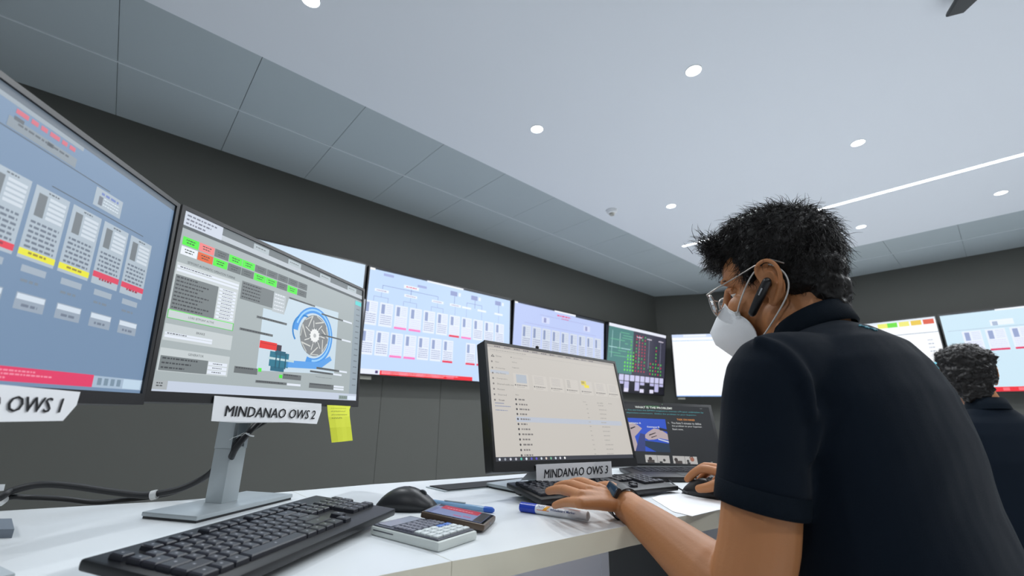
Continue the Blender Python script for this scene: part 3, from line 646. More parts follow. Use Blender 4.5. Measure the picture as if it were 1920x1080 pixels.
# tent sign in front of the small monitor
sp = [P(1005, 871, 1.02), P(1146, 865, 1.06), P(1148, 894, 1.05), P(1006, 904.5, 1.01)]
r = empty('name_sign', sp[3], 'folded tent name sign lettered MINDANAO OWS 3 on the keyboard', 'sign', 'paper workstation name signs')
o0 = sp[3].copy(); back = Vector((-.055, .0, -.002)); nrm = (sp[1] - sp[0]).cross(sp[3] - sp[0]).normalized()
if nrm.dot(Vector((0, 0, CZ)) - sp[0]) < 0: nrm = -nrm
b = MB(); fq = [p - o0 for p in sp]; tk = nrm * .0006
b.add([*fq, *[p - tk for p in fq]], [(3, 2, 1, 0), (4, 5, 6, 7), (0, 1, 5, 4), (1, 2, 6, 5), (2, 3, 7, 6), (3, 0, 4, 7)])
bq = [fq[0] - tk, fq[1] - tk, fq[2] - tk + back, fq[3] - tk + back]
b.add([*bq, *[p - Vector((.0006, 0, .0003)) for p in bq]], [(3, 2, 1, 0), (4, 5, 6, 7), (0, 1, 5, 4), (1, 2, 6, 5), (2, 3, 7, 6), (3, 0, 4, 7)])
b.build('paper', M_paper, r)
b = MB(); vs, fs = text_mesh('MINDANAO OWS 3', .18, .0)
b.add([tuple(bilin(fq, .10 + v[0] * .85, .30 + (1 - v[1]) * .50 - .05 * v[0]) + nrm * .0008) for v in vs], fs); heavy(b).build('lettering', M_ink, r)
# ------------------------------------------------------------------ sticky note
F2M = frame((-1.0147, .2593, 1.0987), 33, 3.1)
r = empty('sticky_note', F2M @ HM(F2M, 640, 760, .006), 'yellow sticky note hanging from the lower corner of the turbine monitor', 'sticky note')
Mn = F2M.copy(); Mn.translation = r.matrix_world.translation; r.matrix_world = Mn
rows = [((613.5, 759.5), (658.5, 761.5), 0), ((614, 768), (656.5, 768), .003), ((615.5, 782), (657, 781), .009), ((618.5, 802), (659.5, 800), .013), ((622, 830), (662.5, 826), .012)]
b = MB(); L = []
for a, c, z in rows:
    pa = HM(Mn, a[0], a[1], z); pc = HM(Mn, c[0], c[1], z); L.append([pa.lerp(pc, k / 4) + Vector((0, 0, .002 * math.sin(k * 1.3))) for k in range(5)])
for z_, fl in ((0, False), (-.0004, True)):
    for i in range(4):
        for k in range(4):
            f4 = [L[i][k], L[i + 1][k], L[i + 1][k + 1], L[i][k + 1]]; f4 = [p + Vector((0, 0, z_)) for p in f4]
            b.quad(*(reversed(f4) if fl else f4))
b.build('note_paper', mat('yellow_note', srgb(226, 232, 60), .75), r, True)
b = MB(); rr = random.Random(3)
for i, (v, u1) in enumerate(((.16, .75), (.30, .8), (.42, .88), (.52, .6))):
    u = .12
    while u < u1:
        l = rr.uniform(.04, .1)
        def pt(uu, vv):
            vv = vv * 4; i_ = min(3, int(vv)); ff = vv - i_; k_ = min(3, int(uu * 4)); fk = uu * 4 - k_
            return L[i_][k_].lerp(L[i_][k_ + 1], fk).lerp(L[i_ + 1][k_].lerp(L[i_ + 1][k_ + 1], fk), ff) + Vector((0, 0, .0006))
        dv = rr.uniform(-.012, .012); b.quad(pt(u, v + dv), pt(u, v + dv + .014), pt(u + l, v - dv + .014), pt(u + l, v - dv)); u += l + .02
b.build('handwriting', mat('pencil', srgb(130, 135, 60), .8), r)
# ------------------------------------------------------------------ keyboards
def keyboard(name, T, W, D, label, hb=.012):
    r = empty(name, T, label, 'keyboard')
    b = MB(); b.box((-W / 2, -D / 2, -hb), (W / 2, D / 2, 0), bev=.004)
    b.build('case', M_black, r, True)
    for fx in (-W / 2 + .035, W / 2 - .035): b = MB(); b.box((fx - .015, D / 2 - .03, -hb - .012), (fx + .015, D / 2 - .01, -hb)); b.build('foot', M_black, r)
    kx0, kx1 = -W / 2 + .010, W / 2 - .010; ky1 = D / 2 - .022; rows = 6; kp = (D - .022 - .022) / rows
    unit = (kx1 - kx0) / 22.6
    lay = []
    y = ky1
    main = [[(0, 1), (2, 1), (3, 1), (4, 1), (5, 1), (6.5, 1), (7.5, 1), (8.5, 1), (9.5, 1), (11, 1), (12, 1), (13, 1), (14, 1)],
            [(i, 1) for i in range(13)] + [(13, 2)], [(0, 1.5)] + [(1.5 + i, 1) for i in range(12)] + [(13.5, 1.5)],
            [(0, 1.75)] + [(1.75 + i, 1) for i in range(11)] + [(12.75, 2.25)], [(0, 2.25)] + [(2.25 + i, 1) for i in range(10)] + [(12.25, 2.75)],
            [(0, 1.4), (1.4, 1.2), (2.6, 1.3), (3.9, 6), (9.9, 1.3), (11.2, 1.2), (12.4, 1.2), (13.6, 1.4)]]
    nav = [[(15.3, 1), (16.3, 1), (17.3, 1)], [(15.3, 1), (16.3, 1), (17.3, 1)], [(15.3, 1), (16.3, 1), (17.3, 1)], [], [(16.3, 1)], [(15.3, 1), (16.3, 1), (17.3, 1)]]
    num = [[], [(18.6 + i, 1) for i in range(4)], [(18.6 + i, 1) for i in range(4)], [(18.6 + i, 1) for i in range(3)], [(18.6 + i, 1) for i in range(4)], [(18.6, 2), (20.6, 1)]]
    proto = {}; cnt = 0
    for ri in range(6):
        for (x, wd) in main[ri] + nav[ri] + num[ri]:
            if cnt >= 100: break
            k = round(wd, 2)
            if k not in proto:
                b = MB(); w_ = wd * unit / 2 - .0009; h_ = kp / 2 - .0009
                b.rings([[(-w_, -h_, 0), (w_, -h_, 0), (w_, h_, 0), (-w_, h_, 0)], [(-w_ + .0006, -h_ + .0006, .0045), (w_ - .0006, -h_ + .0006, .0045), (w_ - .0006, h_ - .0006, .0045), (-w_ + .0006, h_ - .0006, .0045)],
                         [(-w_ + .0022, -h_ + .0018, .0058), (w_ - .0022, -h_ + .0018, .0058), (w_ - .0022, h_ - .0018, .0058), (-w_ + .0022, h_ - .0018, .0058)]])
                b.box((-.0012, -.001, .0058), (.0012, .0018, .00595), 1)
                ok = b.build('key', [M_key, mat('key_legend', srgb(150, 152, 158), .5)], r); proto[k] = ok
            else:
                ok = proto[k].copy(); C.objects.link(ok); ok.parent = r
            ok.location = (kx0 + (x + wd / 2) * unit, ky1 - (ri + .5) * kp - (.004 if ri else 0), .0002); cnt += 1
    return r
KBW = frame((-.722, .2120, .7685), 35, 85)
keyboard('keyboard', Matrix(((KBW[0][0], KBW[0][1], KBW[0][2], KBW[0][3]), KBW[1][:], KBW[2][:], KBW[3][:])), .38, .165, 'large black keyboard in the foreground before the turbine monitor')
KB3 = frame((-.700, .900, .764), -13, 85)
keyboard('keyboard', KB3, .40, .15, 'black keyboard under the man\'s left hand', .012)
# ------------------------------------------------------------------ mice
def mouse(T, label, L=.112, Wd=.064, H=.037, cable=None):
    r = empty('computer_mouse', T, label, 'mouse')
    b = MB(); rs = []; n = 28; K = 13
    for i in range(K):
        t = i / (K - 1); y = -L / 2 + L * t
        wv = Wd / 2 * math.sin(PI * (.04 + .92 * t)) ** .42; hv = H * math.sin(PI * (.05 + .90 * t ** .92)) ** .80
        wv = max(wv, .003)
        ring = []
        for k in range(n):
            a = 2 * PI * k / n; x = wv * math.copysign(abs(math.cos(a)) ** .8, math.cos(a)); z = hv * math.sin(a) if math.sin(a) > 0 else 0
            if math.sin(a) > 0: z = hv * math.sin(a) ** .7; x *= 1 - .12 * math.sin(a)
            ring.append((x, y, .002 + z))
        rs.append(ring)
    b.rings(rs); b.build('shell', M_black, r, 2)
    b = MB(); b.box((-Wd / 2 + .006, -L / 2 + .008, 0), (Wd / 2 - .006, L / 2 - .008, .003)); b.build('base', M_dgrey, r)
    b = MB(); b.cyl((0, 0, -.003), .010, .006, 18, T=Matrix.Translation((0, L * .25, H * .66)) @ Matrix.Rotation(PI / 2, 4, 'Y')); b.build('scroll_wheel', M_dgrey, r, True)
    b = MB(); b.tube([(0, L * .02, H + .0020), (0, L * .14, H * .92 + .0018), (0, L * .30, H * .68 + .0018)], .0006, 4); b.build('button_seam', mat('slot_black', srgb(14, 15, 20), .7), r)
    if cable:
        b = MB(); Ti = r.matrix_world.inverted(); b.tube([Ti @ p for p in cable], .0018, 8); b.build('cable', M_rubber, r, True)
    return r
mc = HZ(762, 955, DZ)
mouse(Tz(mc, -48), 'black mouse standing at the right end of the foreground keyboard', .118, .066, .040)
mouse(Tz((-.522, 1.088), 80), 'black mouse held under the man\'s right hand', .112, .062, .038, cable=[HZ(1290, 925, DZ + .01), HZ(1272, 915, DZ + .012), HZ(1256, 902, DZ + .006), HZ(1238, 891, DZ + .004), HZ(1200, 884, DZ + .004), HZ(1165, 880, DZ + .005)])
# ------------------------------------------------------------------ calculator
M_calc = mat('calculator_white', srgb(214, 220, 216), .4); M_cface = mat('calculator_face', srgb(72, 74, 84), .35)
ca0 = HZ(695, 980, .757); cb0 = HZ(823, 1011, .757); cc0 = HZ(906, 996, .757)
cdir = (cb0 - ca0); ang = math.degrees(math.atan2(cdir.y, cdir.x)); CL = cdir.length; CWd = .082
cen = ca0 + cdir / 2 + Vector((-cdir.y, cdir.x, 0)).normalized() * CWd / 2
calc = empty('calculator', Tz(cen, ang), 'white scientific calculator with dark and pale keys, tucked under the phone', 'calculator')
b = MB(); b.box((-CL / 2, -CWd / 2, 0), (CL / 2, CWd / 2, .013), bev=.004); b.build('case', M_calc, calc, True)
b = MB(); b.box((-CL / 2 + .003, -CWd / 2 + .003, .0128), (CL / 2 - .004, CWd / 2 - .003, .0146), bev=.001); b.build('face_plate', M_cface, calc)
b = MB(); b.box((-CL / 2 + .008, -CWd / 2 + .009, .0146), (-CL / 2 + .038, CWd / 2 - .009, .0154)); b.build('display', mat('lcd_grey', srgb(112, 118, 128), .15), calc)
b = MB(); b.box((-CL / 2 + .008, -CWd / 2 - .0004, .0075), (-CL / 2 + .055, -CWd / 2 + .001, .0090)); b.build('side_slot', M_cface, calc)
def ck(name, w_, h_, z_, m_):
    b = MB(); b.rings([[(-w_, -h_, 0), (w_, -h_, 0), (w_, h_, 0), (-w_, h_, 0)], [(-w_, -h_, z_ * .7), (w_, -h_, z_ * .7), (w_, h_, z_ * .7), (-w_, h_, z_ * .7)], [(-w_ * .7, -h_ * .7, z_), (w_ * .7, -h_ * .7, z_), (w_ * .7, h_ * .7, z_), (-w_ * .7, h_ * .7, z_)]])
    return b.build(name, m_, calc)
pf = ck('function_key', .0030, .0045, .0030, mat('key_grey', srgb(118, 120, 132), .3)); pn = ck('number_key', .0045, .0060, .0032, mat('key_white', srgb(205, 212, 212), .4)); pb = ck('delete_key', .0045, .0060, .0032, mat('key_blue', srgb(60, 110, 190), .4))
first = True
for i in range(5):
    for j in range(6):
        o = pf if first else pf.copy()
        if not first: C.objects.link(o)
        first = False; o.location = (-CL / 2 + .050 + i * .0088, -CWd / 2 + .012 + j * .0117, .0146)
first = True; fb = True
for i in range(4):
    for j in range(5):
        blue = i == 0 and j in (3, 4) 
        if blue: o = pb if fb else pb.copy(); new = not fb; fb = False
        else: o = pn if first else pn.copy(); new = not first; first = False
        if new: C.objects.link(o)
        o.location = (-CL / 2 + .0985 + i * .0125, -CWd / 2 + .0125 + j * .0143, .0146)
        if o.location.x > CL / 2 - .004: o.location.x = CL / 2 - .006
# ------------------------------------------------------------------ phone leaning on the calculator
pa = HZ(789, 959, .768); pbb = HZ(909, 985, .753); pd = pbb - pa; PL = pd.length; PW = .082
nx = Vector((-pd.y, pd.x, 0)).normalized(); tilt = math.radians(2)
ex = pd.normalized(); ey = (nx * math.cos(tilt) - Vector((0, 0, 1)) * math.sin(tilt)); ez = ex.cross(ey)
TP = Matrix((ex, ey, ez)).transposed().to_4x4(); TP.translation = pa + pd / 2 + ey * PW / 2
ph = empty('mobile_phone', TP, 'smartphone in a brown case with red and grey page lit, resting on the calculator', 'phone')
b = MB(); b.box((-PL / 2, -PW / 2, -.0095), (PL / 2, PW / 2, .0005), bev=.0035); b.build('case', mat('brown_case', srgb(84, 68, 54), .4, bump=.2, bscale=300), ph, True)
b = MB(); b.box((-PL / 2 + .003, -PW / 2 + .003, -.001), (PL / 2 - .003, PW / 2 - .003, .0009), bev=.0006); b.build('glass', mat('phone_glass', srgb(14, 15, 18), .08), ph)
S = Screen(PL - .016, PW - .010, (112, 124, 164), .0012)
S.rect(0, 0, 1, .20, (34, 30, 44), 1); S.rect(.1, .02, .82, .42, (168, 22, 48), 2); S.rect(.84, 0, 1, 1, (12, 13, 18), 3)
S.rect(.45, .80, .60, .85, (190, 36, 84), 3); S.rect(.62, .74, .76, .79, (190, 36, 84), 3); S.scribble(.2, .25, .7, .29, (230, 160, 170), 4)
S.rect(0, .42, .08, 1, (90, 100, 140), 2)
S.mb.build('screen', SCR_DESK, ph)
b = MB(); b.box((PL / 2 - .0005, -.006, -.006), (PL / 2 + .0003, .004, -.003)); b.build('charging_port', mat('port_blue', srgb(36, 44, 70), .3), ph)
# ------------------------------------------------------------------ pen
a = HZ(812, 941, DZ + .006); c = HZ(926, 957, DZ + .005); T = Matrix.Translation(a)
pen = empty('ballpoint_pen', a, 'clear pale blue pen with a blue end behind the phone', 'pen'); d_ = c - a
b = MB(); b.tube([Vector(), d_ * .86], .0048, 12); b.build('barrel', mat('pen_clear', srgb(150, 190, 226), .15, trans=.35), pen, True)
b = MB(); b.tube([d_ * .86, d_ * .97, d_], [.0054, .0054, .003], 12); b.build('end_plug', mat('pen_blue', srgb(36, 92, 190), .35), pen, True)
b = MB(); b.tube([d_ * .2 + Vector((0, 0, .0055)), d_ * .55 + Vector((0, 0, .0062))], .0014, 6); b.build('clip', M_silver, pen, True)
# ------------------------------------------------------------------ whiteboard marker
R_ = .0088
a = HZ(977, 950, DZ + R_); c = HZ(1103, 968, DZ + R_); d_ = c - a; Lm = d_.length
ex = d_.normalized(); ez = Vector((0, 0, 1)); ey = ez.cross(ex); Tm = Matrix((ex, ey, ez)).transposed().to_4x4(); Tm.translation = a
mk = empty('whiteboard_marker', Tm, 'white whiteboard marker with a blue cap beside the man\'s left hand', 'marker')
def along(x0, x1, r0, r1, m_, name, par, n=28, bevel=True):
    b = MB(); b.tube([(x0, 0, 0), (x0 + .0006, 0, 0), (x1 - .0006, 0, 0), (x1, 0, 0)], [r0 * .85, r0, r1, r1 * .85], n); return b.build(name, m_, par, True)
M_mw = mat('marker_white', srgb(226, 228, 232), .35)
along(.0, .036, .0088, .0088, mat('marker_blue', srgb(22, 60, 178), .3), 'cap', mk); along(.0345, Lm - .0, .0082, .0079, M_mw, 'barrel', mk)
along(Lm - .004, Lm + .0012, .0072, .0066, mat('marker_end', srgb(196, 204, 212), .4), 'end_plug', mk)
b = MB()
def wrap(x, s_, rr_=.00835): an = s_ / .0082 + math.radians(-128); return (x, rr_ * math.cos(an) * 1.0 * 1, rr_ * math.sin(an)) if False else (x, -rr_ * math.cos(s_ / .0082 + .55), rr_ * math.sin(s_ / .0082 + .55))
def wquad(x0, x1, s0, s1, sk, m_):
    n = 6
    for i in range(n):
        t0, t1 = i / n, (i + 1) / n; u0, u1 = s0 + (s1 - s0) * t0, s0 + (s1 - s0) * t1
        b.quad(wrap(x0 + sk * t0, u0), wrap(x1 + sk * t0, u0), wrap(x1 + sk * t1, u1), wrap(x0 + sk * t1, u1), m_)
wquad(.040, .066, -.0045, -.0034, 0, 1); wquad(.058, .128, .0050, .0058, 0, 1); wquad(.052, .060, -.0035, .0052, .008, 2)
for t_, x0, x1, s0, s1, m_ in (('PILOT', .041, .056, .0005, .0042, 0), ('Whiteboard Marker', .068, .120, -.0030, .0012, 0)):
    vs, fs = text_mesh(t_, 0, .01); b.add([wrap(x0 + v[0] * (x1 - x0), s0 + v[1] * (s1 - s0), .0085) for v in vs], fs, m_)
b.build('printed_wrap', [mat('marker_print', srgb(40, 60, 120), .5), mat('marker_orange', srgb(226, 120, 70), .5), mat('marker_amber', srgb(236, 168, 40), .5)], mk)
# ------------------------------------------------------------------ cables
def cable(name, pts, rad, label, cat='cable', ties=(), group=None, mat_=None):
    p0 = pts[0]
    # smooth path
    q = [Vector(p) for p in pts]; out = []
    for i in range(len(q) - 1):
        a_, b_, c_, d2 = q[max(i - 1, 0)], q[i], q[i + 1], q[min(i + 2, len(q) - 1)]
        for k in range(6):
            t = k / 6; out.append(.5 * ((2 * b_) + (c_ - a_) * t + (2 * a_ - 5 * b_ + 4 * c_ - d2) * t * t + (3 * b_ - a_ - 3 * c_ + d2) * t ** 3))
    out.append(q[-1]); b = MB(); b.tube(out, rad, 10); o = b.build(name, mat_ or M_rubber, None, True, loc=p0)
    tag(o, label, cat, group); return o
cable('cable_bundle', [P(-60, 975, .80), P(2, 932, .82), P(24, 920, .84), P(74, 909, .86), P(130, 911, .88), P(207, 922, .90), P(259, 928, .91), P(289, 926.5, .92), P(340, 916, .935), P(388, 892, .95), P(410, 868, .945)], .0065, 'thick black cable arching from the left edge to the silver stand')
cable('power_cable', [P(-60, 978, .81), P(8, 936, .83), P(55, 933, .86), P(120, 936, .88), P(178, 942, .90), P(230, 938, .91), P(281, 932, .925), P(330, 922, .94), P(382, 899, .955)], .0050, 'lower flat black cable sagging behind the desk at left')
def tie(p, t, rad, name, label):
    t = Vector(t).normalized(); b = MB(); b.tube([p - t * .005, p + t * .005], rad, 16); o = b.build(name, mat('white_tie', srgb(220, 222, 222), .5), None, True, loc=p); tag(o, label, 'cable tie'); return o
tie(P(289, 928, .918), P(300, 924, .92) - P(280, 929, .915), .0095, 'cable_tie', 'small white tie round the black cables left of the silver stand')
tie(P(0, 938, .822), P(10, 928, .82) - P(0, 936, .82), .010, 'cable_tie', 'white tie on the cables at the left edge')
b = MB(); q = [P(-12, 908, .80), P(10, 908, .80), P(7, 920, .80), P(-12, 922, .80)]; n_ = Vector((.01, -.01, 0)) * .06
b.add(q + [p + n_ for p in q], [(0, 1, 2, 3), (7, 6, 5, 4), (0, 4, 5, 1), (1, 5, 6, 2), (2, 6, 7, 3), (3, 7, 4, 0)]); o = b.build('cable_tag', M_paper, None, loc=q[0]); tag(o, 'small white tag above the cables at the left edge', 'tag')
cable('monitor_cable', [P(432, 862, .875), P(436, 852, .862), P(444, 838, .862), P(462, 816, .875), P(478, 799, .90), P(495, 784, .93), P(512, 770, .96)], .0062, 'thick black cable leaving the hole of the silver monitor stand')
cable('monitor_cable', [P(430, 858, .885), P(437, 842, .870), P(446, 826, .876), P(470, 808, .90), P(500, 790, .945), P(525, 772, .97)], .0045, 'thinner black cable behind the thick one at the silver monitor stand')
b = MB()
def ribbon(px, w_, dz): 
    pts = [P(x, y, d) for x, y, d in px]
    b.tube(pts, w_, 6, flat=.35)
ribbon([(430, 825, .835), (438, 820, .84), (447, 817, .845), (456, 812, .85), (462, 812, .852), (470, 818, .855)], .0018, 0); ribbon([(447, 817, .845), (453, 817, .848), (460, 812, .85), (468, 813, .853)], .0016, 0); ribbon([(461, 812, .85), (470, 817, .855), (476, 818, .858)], .0042, 0); 
o = b.build('twist_tie', mat('white_tie', srgb(220, 222, 222), .5), None, True, loc=P(430, 825, .835)); tag(o, 'white twisted plastic tie round the cables at the silver monitor stand', 'cable tie')
# ------------------------------------------------------------------ flat grey box at far left
q = [HZ(-40, 973, DZ + .012), HZ(22, 972, DZ + .012), HZ(27, 992, DZ + .012), HZ(-40, 993, DZ + .012)]
b = MB(); b.slab([(p.x, p.y) for p in reversed(q)], DZ, DZ + .012); c_ = sum(q, Vector()) / 4; o = b.build('docking_box', mat('blue_grey_plastic', srgb(120, 130, 142), .45), None, loc=(c_.x, c_.y, DZ)); tag(o, 'small flat blue-grey box on the desk at the left edge', 'box')
# ------------------------------------------------------------------ paper near the man
q = [HZ(1222, 935, DZ), HZ(1259, 921, DZ), HZ(1400, 930, DZ), HZ(1375, 958, DZ), HZ(1347, 957, DZ), HZ(1298, 969, DZ), HZ(1262, 960, DZ)]
q = [Vector((p.x, p.y, DZ + .0012)) for p in q]
b = MB(); b.slab([(p.x, p.y) for p in reversed(q)], DZ + .0004, DZ + .0014); o = b.build('paper_sheet', M_paper, None, loc=q[0]); tag(o, 'white paper sheet on the desk edge in front of the man', 'paper')
# ------------------------------------------------------------------ laptop
LM = frame((-.8245, 1.4775, .8525), -40.33, 16.95, -1.8)
LW, LH = .36, .236
lap = empty('laptop', LM, 'open black laptop beside the small monitor, showing a slide with two blue pictured hands', 'laptop')
b = MB(); b.box((-LW / 2, -LH / 2, -.007), (LW / 2, LH / 2, 0), bev=.002); b.build('lid', M_black, lap, True)
def ui_slide(S):
    S.rect(0, 0, 1, .0, (0, 0, 0), 1)
    S.rect(.31, .012, .46, .045, (46, 96, 56), 1)
    S.text('WHAT IS THE PROBLEM?', .20, .028, .60, .066, (214, 220, 214), 3, .02)
    S.text('Role play:', -.0, .088, .10, .116, (230, 234, 234), 3, .03); S.text('You are from the DPWH assigned to oversee a Project undertaken by', .115, .09, .93, .118, (84, 168, 176), 3)
    S.text('2 independent contractors.  Define the problem to your Superior.', .06, .142, .85, .168, (84, 168, 176), 3)
    S.rect(.01, .245, .505, .80, (40, 78, 190), 1)
    sk, dk = (176, 160, 164), (40, 40, 60)
    S.poly([(.01, .80), (.01, .33), (.09, .31), (.20, .36), (.245, .42), (.20, .50), (.16, .56), (.19, .80), (.05, .80)], sk, 2)
    S.poly([(.06, .5), (.10, .48), (.13, .8), (.09, .8)], (120, 110, 124), 3); S.poly([(.02, .28), (.2, .345), (.2, .352), (.02, .30)], dk, 3)
    S.poly([(.245, .56), (.30, .48), (.37, .41), (.44, .43), (.505, .50), (.505, .60), (.42, .575), (.36, .60), (.30, .61)], sk, 2)
    S.poly([(.42, .39), (.505, .42), (.505, .46), (.43, .44)], (30, 34, 54), 3); S.poly([(.24, .62), (.505, .66), (.505, .80), (.36, .80), (.24, .70)], (34, 52, 74), 2); S.poly([(.40, .58), (.505, .62), (.505, .645), (.40, .6)], (190, 198, 214), 3)
    S.poly([(.15, .8), (.22, .5), (.27, .52), (.25, .8)], (50, 62, 120), 3)
    S.poly([(.02, .36), (.08, .35), (.1, .39), (.03, .42)], (225, 228, 236), 3)
    for p_ in (((.12, .42), (.17, .39), (.18, .40), (.13, .44)), ((.31, .52), (.38, .48), (.385, .49), (.31, .54)), ((.33, .56), (.39, .53), (.39, .54), (.33, .575))): S.poly(list(p_), (40, 30, 30), 4)
    S.text('Contractor A', .10, .315, .24, .345, (226, 230, 236), 5, .02); S.text('Contractor B', .30, .375, .43, .40, (226, 230, 236), 5, .02)
    S.text('TASK ON HAND', .63, .225, .82, .256, (214, 142, 70), 3, .02)
    S.text('1.', .53, .29, .545, .32, (210, 212, 212), 3); S.text('You have 5 minutes to define', .565, .285, .88, .32, (214, 216, 216), 3); S.text('the problem to your Superior.', .565, .34, .885, .375, (214, 216, 216), 3); S.text('Start now.', .565, .395, .68, .425, (214, 216, 216), 3)
    S.rect(.90, .03, .925, .034, (160, 164, 164), 3)
    for k, u in enumerate((.24, .52)):
        S.rect(u, .855, u + .245, .975, (176, 174, 172), 1); S.rect(u + .12, .855, u + .123, .975, (60, 60, 62), 2)
        S.rect(u + .02, .93, u + .09, .975, (70, 64, 62), 2); S.disc(u + (.05 if k == 0 else .03), .915, .03, (58, 50, 48), 3, 12); S.disc(u + (.19 if k == 0 else .15), .93, .022, (60, 58, 58), 3, 12); S.rect(u + .14, .95, u + .17, .975, (50, 50, 52), 3)
    S.disc(.715, .90, .035, (150, 96, 78), 3, 14); S.disc(.71, .885, .034, (52, 36, 32), 3, 14, r0=.024, a0=0, a1=PI)
    S.rect(.90, .93, .918, .936, (180, 184, 184), 3)
S = Screen(LW - .022, LH - .032, (36, 38, 40), .0004); ui_slide(S)
o = S.mb.build('screen', SCR_DESK, lap); o.location = (0, .006, 0)
b = MB(); put_text(b, 'DELL', -.012, -LH / 2 + .0045, .012, -LH / 2 + .0115, .0006); b.build('maker_mark', mat('mark_silver', srgb(150, 152, 154), .4), lap)
b = MB(); b.cyl((0, LH / 2 - .006, .0), .0018, .0008, 12); b.build('webcam', mat('webcam_glass', srgb(120, 150, 120), .2), lap)
hl = LM @ Vector((-LW / 2, -LH / 2, 0)); hr = LM @ Vector((LW / 2, -LH / 2, 0)); hd = (hr - hl); hd.z = 0; hd.normalize(); fw = Vector((hd.y, -hd.x, 0)); mid = (hl + hr) / 2
Tb = Matrix((hd, -fw, Vector((0, 0, 1)))).transposed().to_4x4(); Tb.translation = (mid.x, mid.y, DZ)
def lb(mb, name, m_, sm=False):
    o = mb.build(name, m_, None, sm); o.parent = lap; o.matrix_parent_inverse = LM.inverted(); return o
b = MB(); b.box((-LW / 2, -.235, .001), (LW / 2, .004, .015), bev=.003, T=Tb); base = lb(b, 'base', M_black, True)
b = MB(); b.cyl((0, 0, -LW / 2 + .04), .0062, LW - .08, 14, T=Tb @ Matrix.Translation((0, .004, .012)) @ Matrix.Rotation(PI / 2, 4, 'Y')); lb(b, 'hinge', M_dgrey, True)
b = MB(); b.box((-.05, -.215, .015), (.05, -.15, .0155), T=Tb); lb(b, 'touchpad', M_dgrey)
pk = None
for j in range(5):
    for i in range(14):
        if pk is None:
            b = MB(); b.box((-.0085, -.0075, 0), (.0085, .0075, .0015), bev=.0007); pk = b.build('key', M_key, None); o = pk
        else: o = pk.copy(); C.objects.link(o)
        o.parent = base; o.matrix_parent_inverse = Matrix(); o.matrix_basis = Tb @ Matrix.Translation((-.145 + i * .0205 + .006, -.032 - j * .0195, .0150))
        
base_inv = LM.inverted()
# ------------------------------------------------------------------ rounded white device behind the small monitor
c_ = P(994, 649, 1.30)
r = empty('conference_camera', c_, 'small pale rounded device peeking over the folder-list monitor', 'webcam')
b = MB(); b.ell((0, 0, -.016), (.020, .030, .012)); b.build('housing', mat('pale_device', srgb(196, 198, 196), .45), r, True)
b = MB(); b.ell((.004, .026, -.002), (.005, .006, .006), n=10, k=8); b.build('lens', M_black, r, True)
# ------------------------------------------------------------------ people: helpers
def evaluated(mb, voxel, smooth_it=6, fac=.5, extra=None):
    me = bpy.data.meshes.new('tmp'); me.from_pydata(mb.v, [], mb.f); o = bpy.data.objects.new('tmp', me); C.objects.link(o)
    m = o.modifiers.new('r', 'REMESH'); m.mode = 'VOXEL'; m.voxel_size = voxel; m.use_smooth_shade = True
    s_ = o.modifiers.new('s', 'SMOOTH'); s_.iterations = smooth_it; s_.factor = fac
    dg = bpy.context.evaluated_depsgraph_get(); ev = o.evaluated_get(dg); r = bpy.data.meshes.new_from_object(ev)
    bpy.data.objects.remove(o); bpy.data.meshes.remove(me); return r
def mesh_obj(name, me, m, parent, Minv=None):
    o = bpy.data.objects.new(name, me); C.objects.link(o); me.materials.clear(); me.materials.append(m)
    me.polygons.foreach_set('use_smooth', [True] * len(me.polygons)); o.parent = parent
    if Minv is not None: o.matrix_parent_inverse = Minv
    return o
def catmull(q, k=5):
    q = [Vector(p) for p in q]; out = []
    for i in range(len(q) - 1):
        a_, b_, c_, d2 = q[max(i - 1, 0)], q[i], q[i + 1], q[min(i + 2, len(q) - 1)]
        for j in range(k):
            t = j / k; out.append(.5 * ((2 * b_) + (c_ - a_) * t + (2 * a_ - 5 * b_ + 4 * c_ - d2) * t * t + (3 * b_ - a_ - 3 * c_ + d2) * t ** 3))
    out.append(q[-1]); return out
def limb(mb, pts, rad, n=16, flat=1, T=None):
    k = 5; q = catmull(pts, k); r = []
    for i in range(len(pts) - 1):
        for j in range(k): r.append(rad[i] + (rad[i + 1] - rad[i]) * j / k)
    r.append(rad[-1]); mb.tube(q, r, n, flat=flat, T=T)
    for p, rr_ in ((q[0], rad[0]), (q[-1], rad[-1])): mb.ell(p, (rr_ * .98,) * 3, T=T, n=14, k=8)
M_skin = mat('skin', srgb(176, 118, 74), .52, var=.05, vscale=18, bump=.12, bscale=260, sss=.12)
M_hair = mat('black_hair', srgb(18, 15, 14), .45, var=.2, vscale=60, spec=.30)
M_shirt = mat('navy_knit', srgb(9, 19, 30), .85, bump=.25, bscale=900, spec=.12, sheen=.03, var=.04)
M_rib = mat('navy_rib', srgb(11, 20, 29), .85, bump=.4, bscale=600, spec=.12)
M_trous = mat('dark_trousers', srgb(34, 36, 40), .85, bump=.2, bscale=500)
M_shoe = mat('black_shoe', srgb(24, 24, 26), .45)

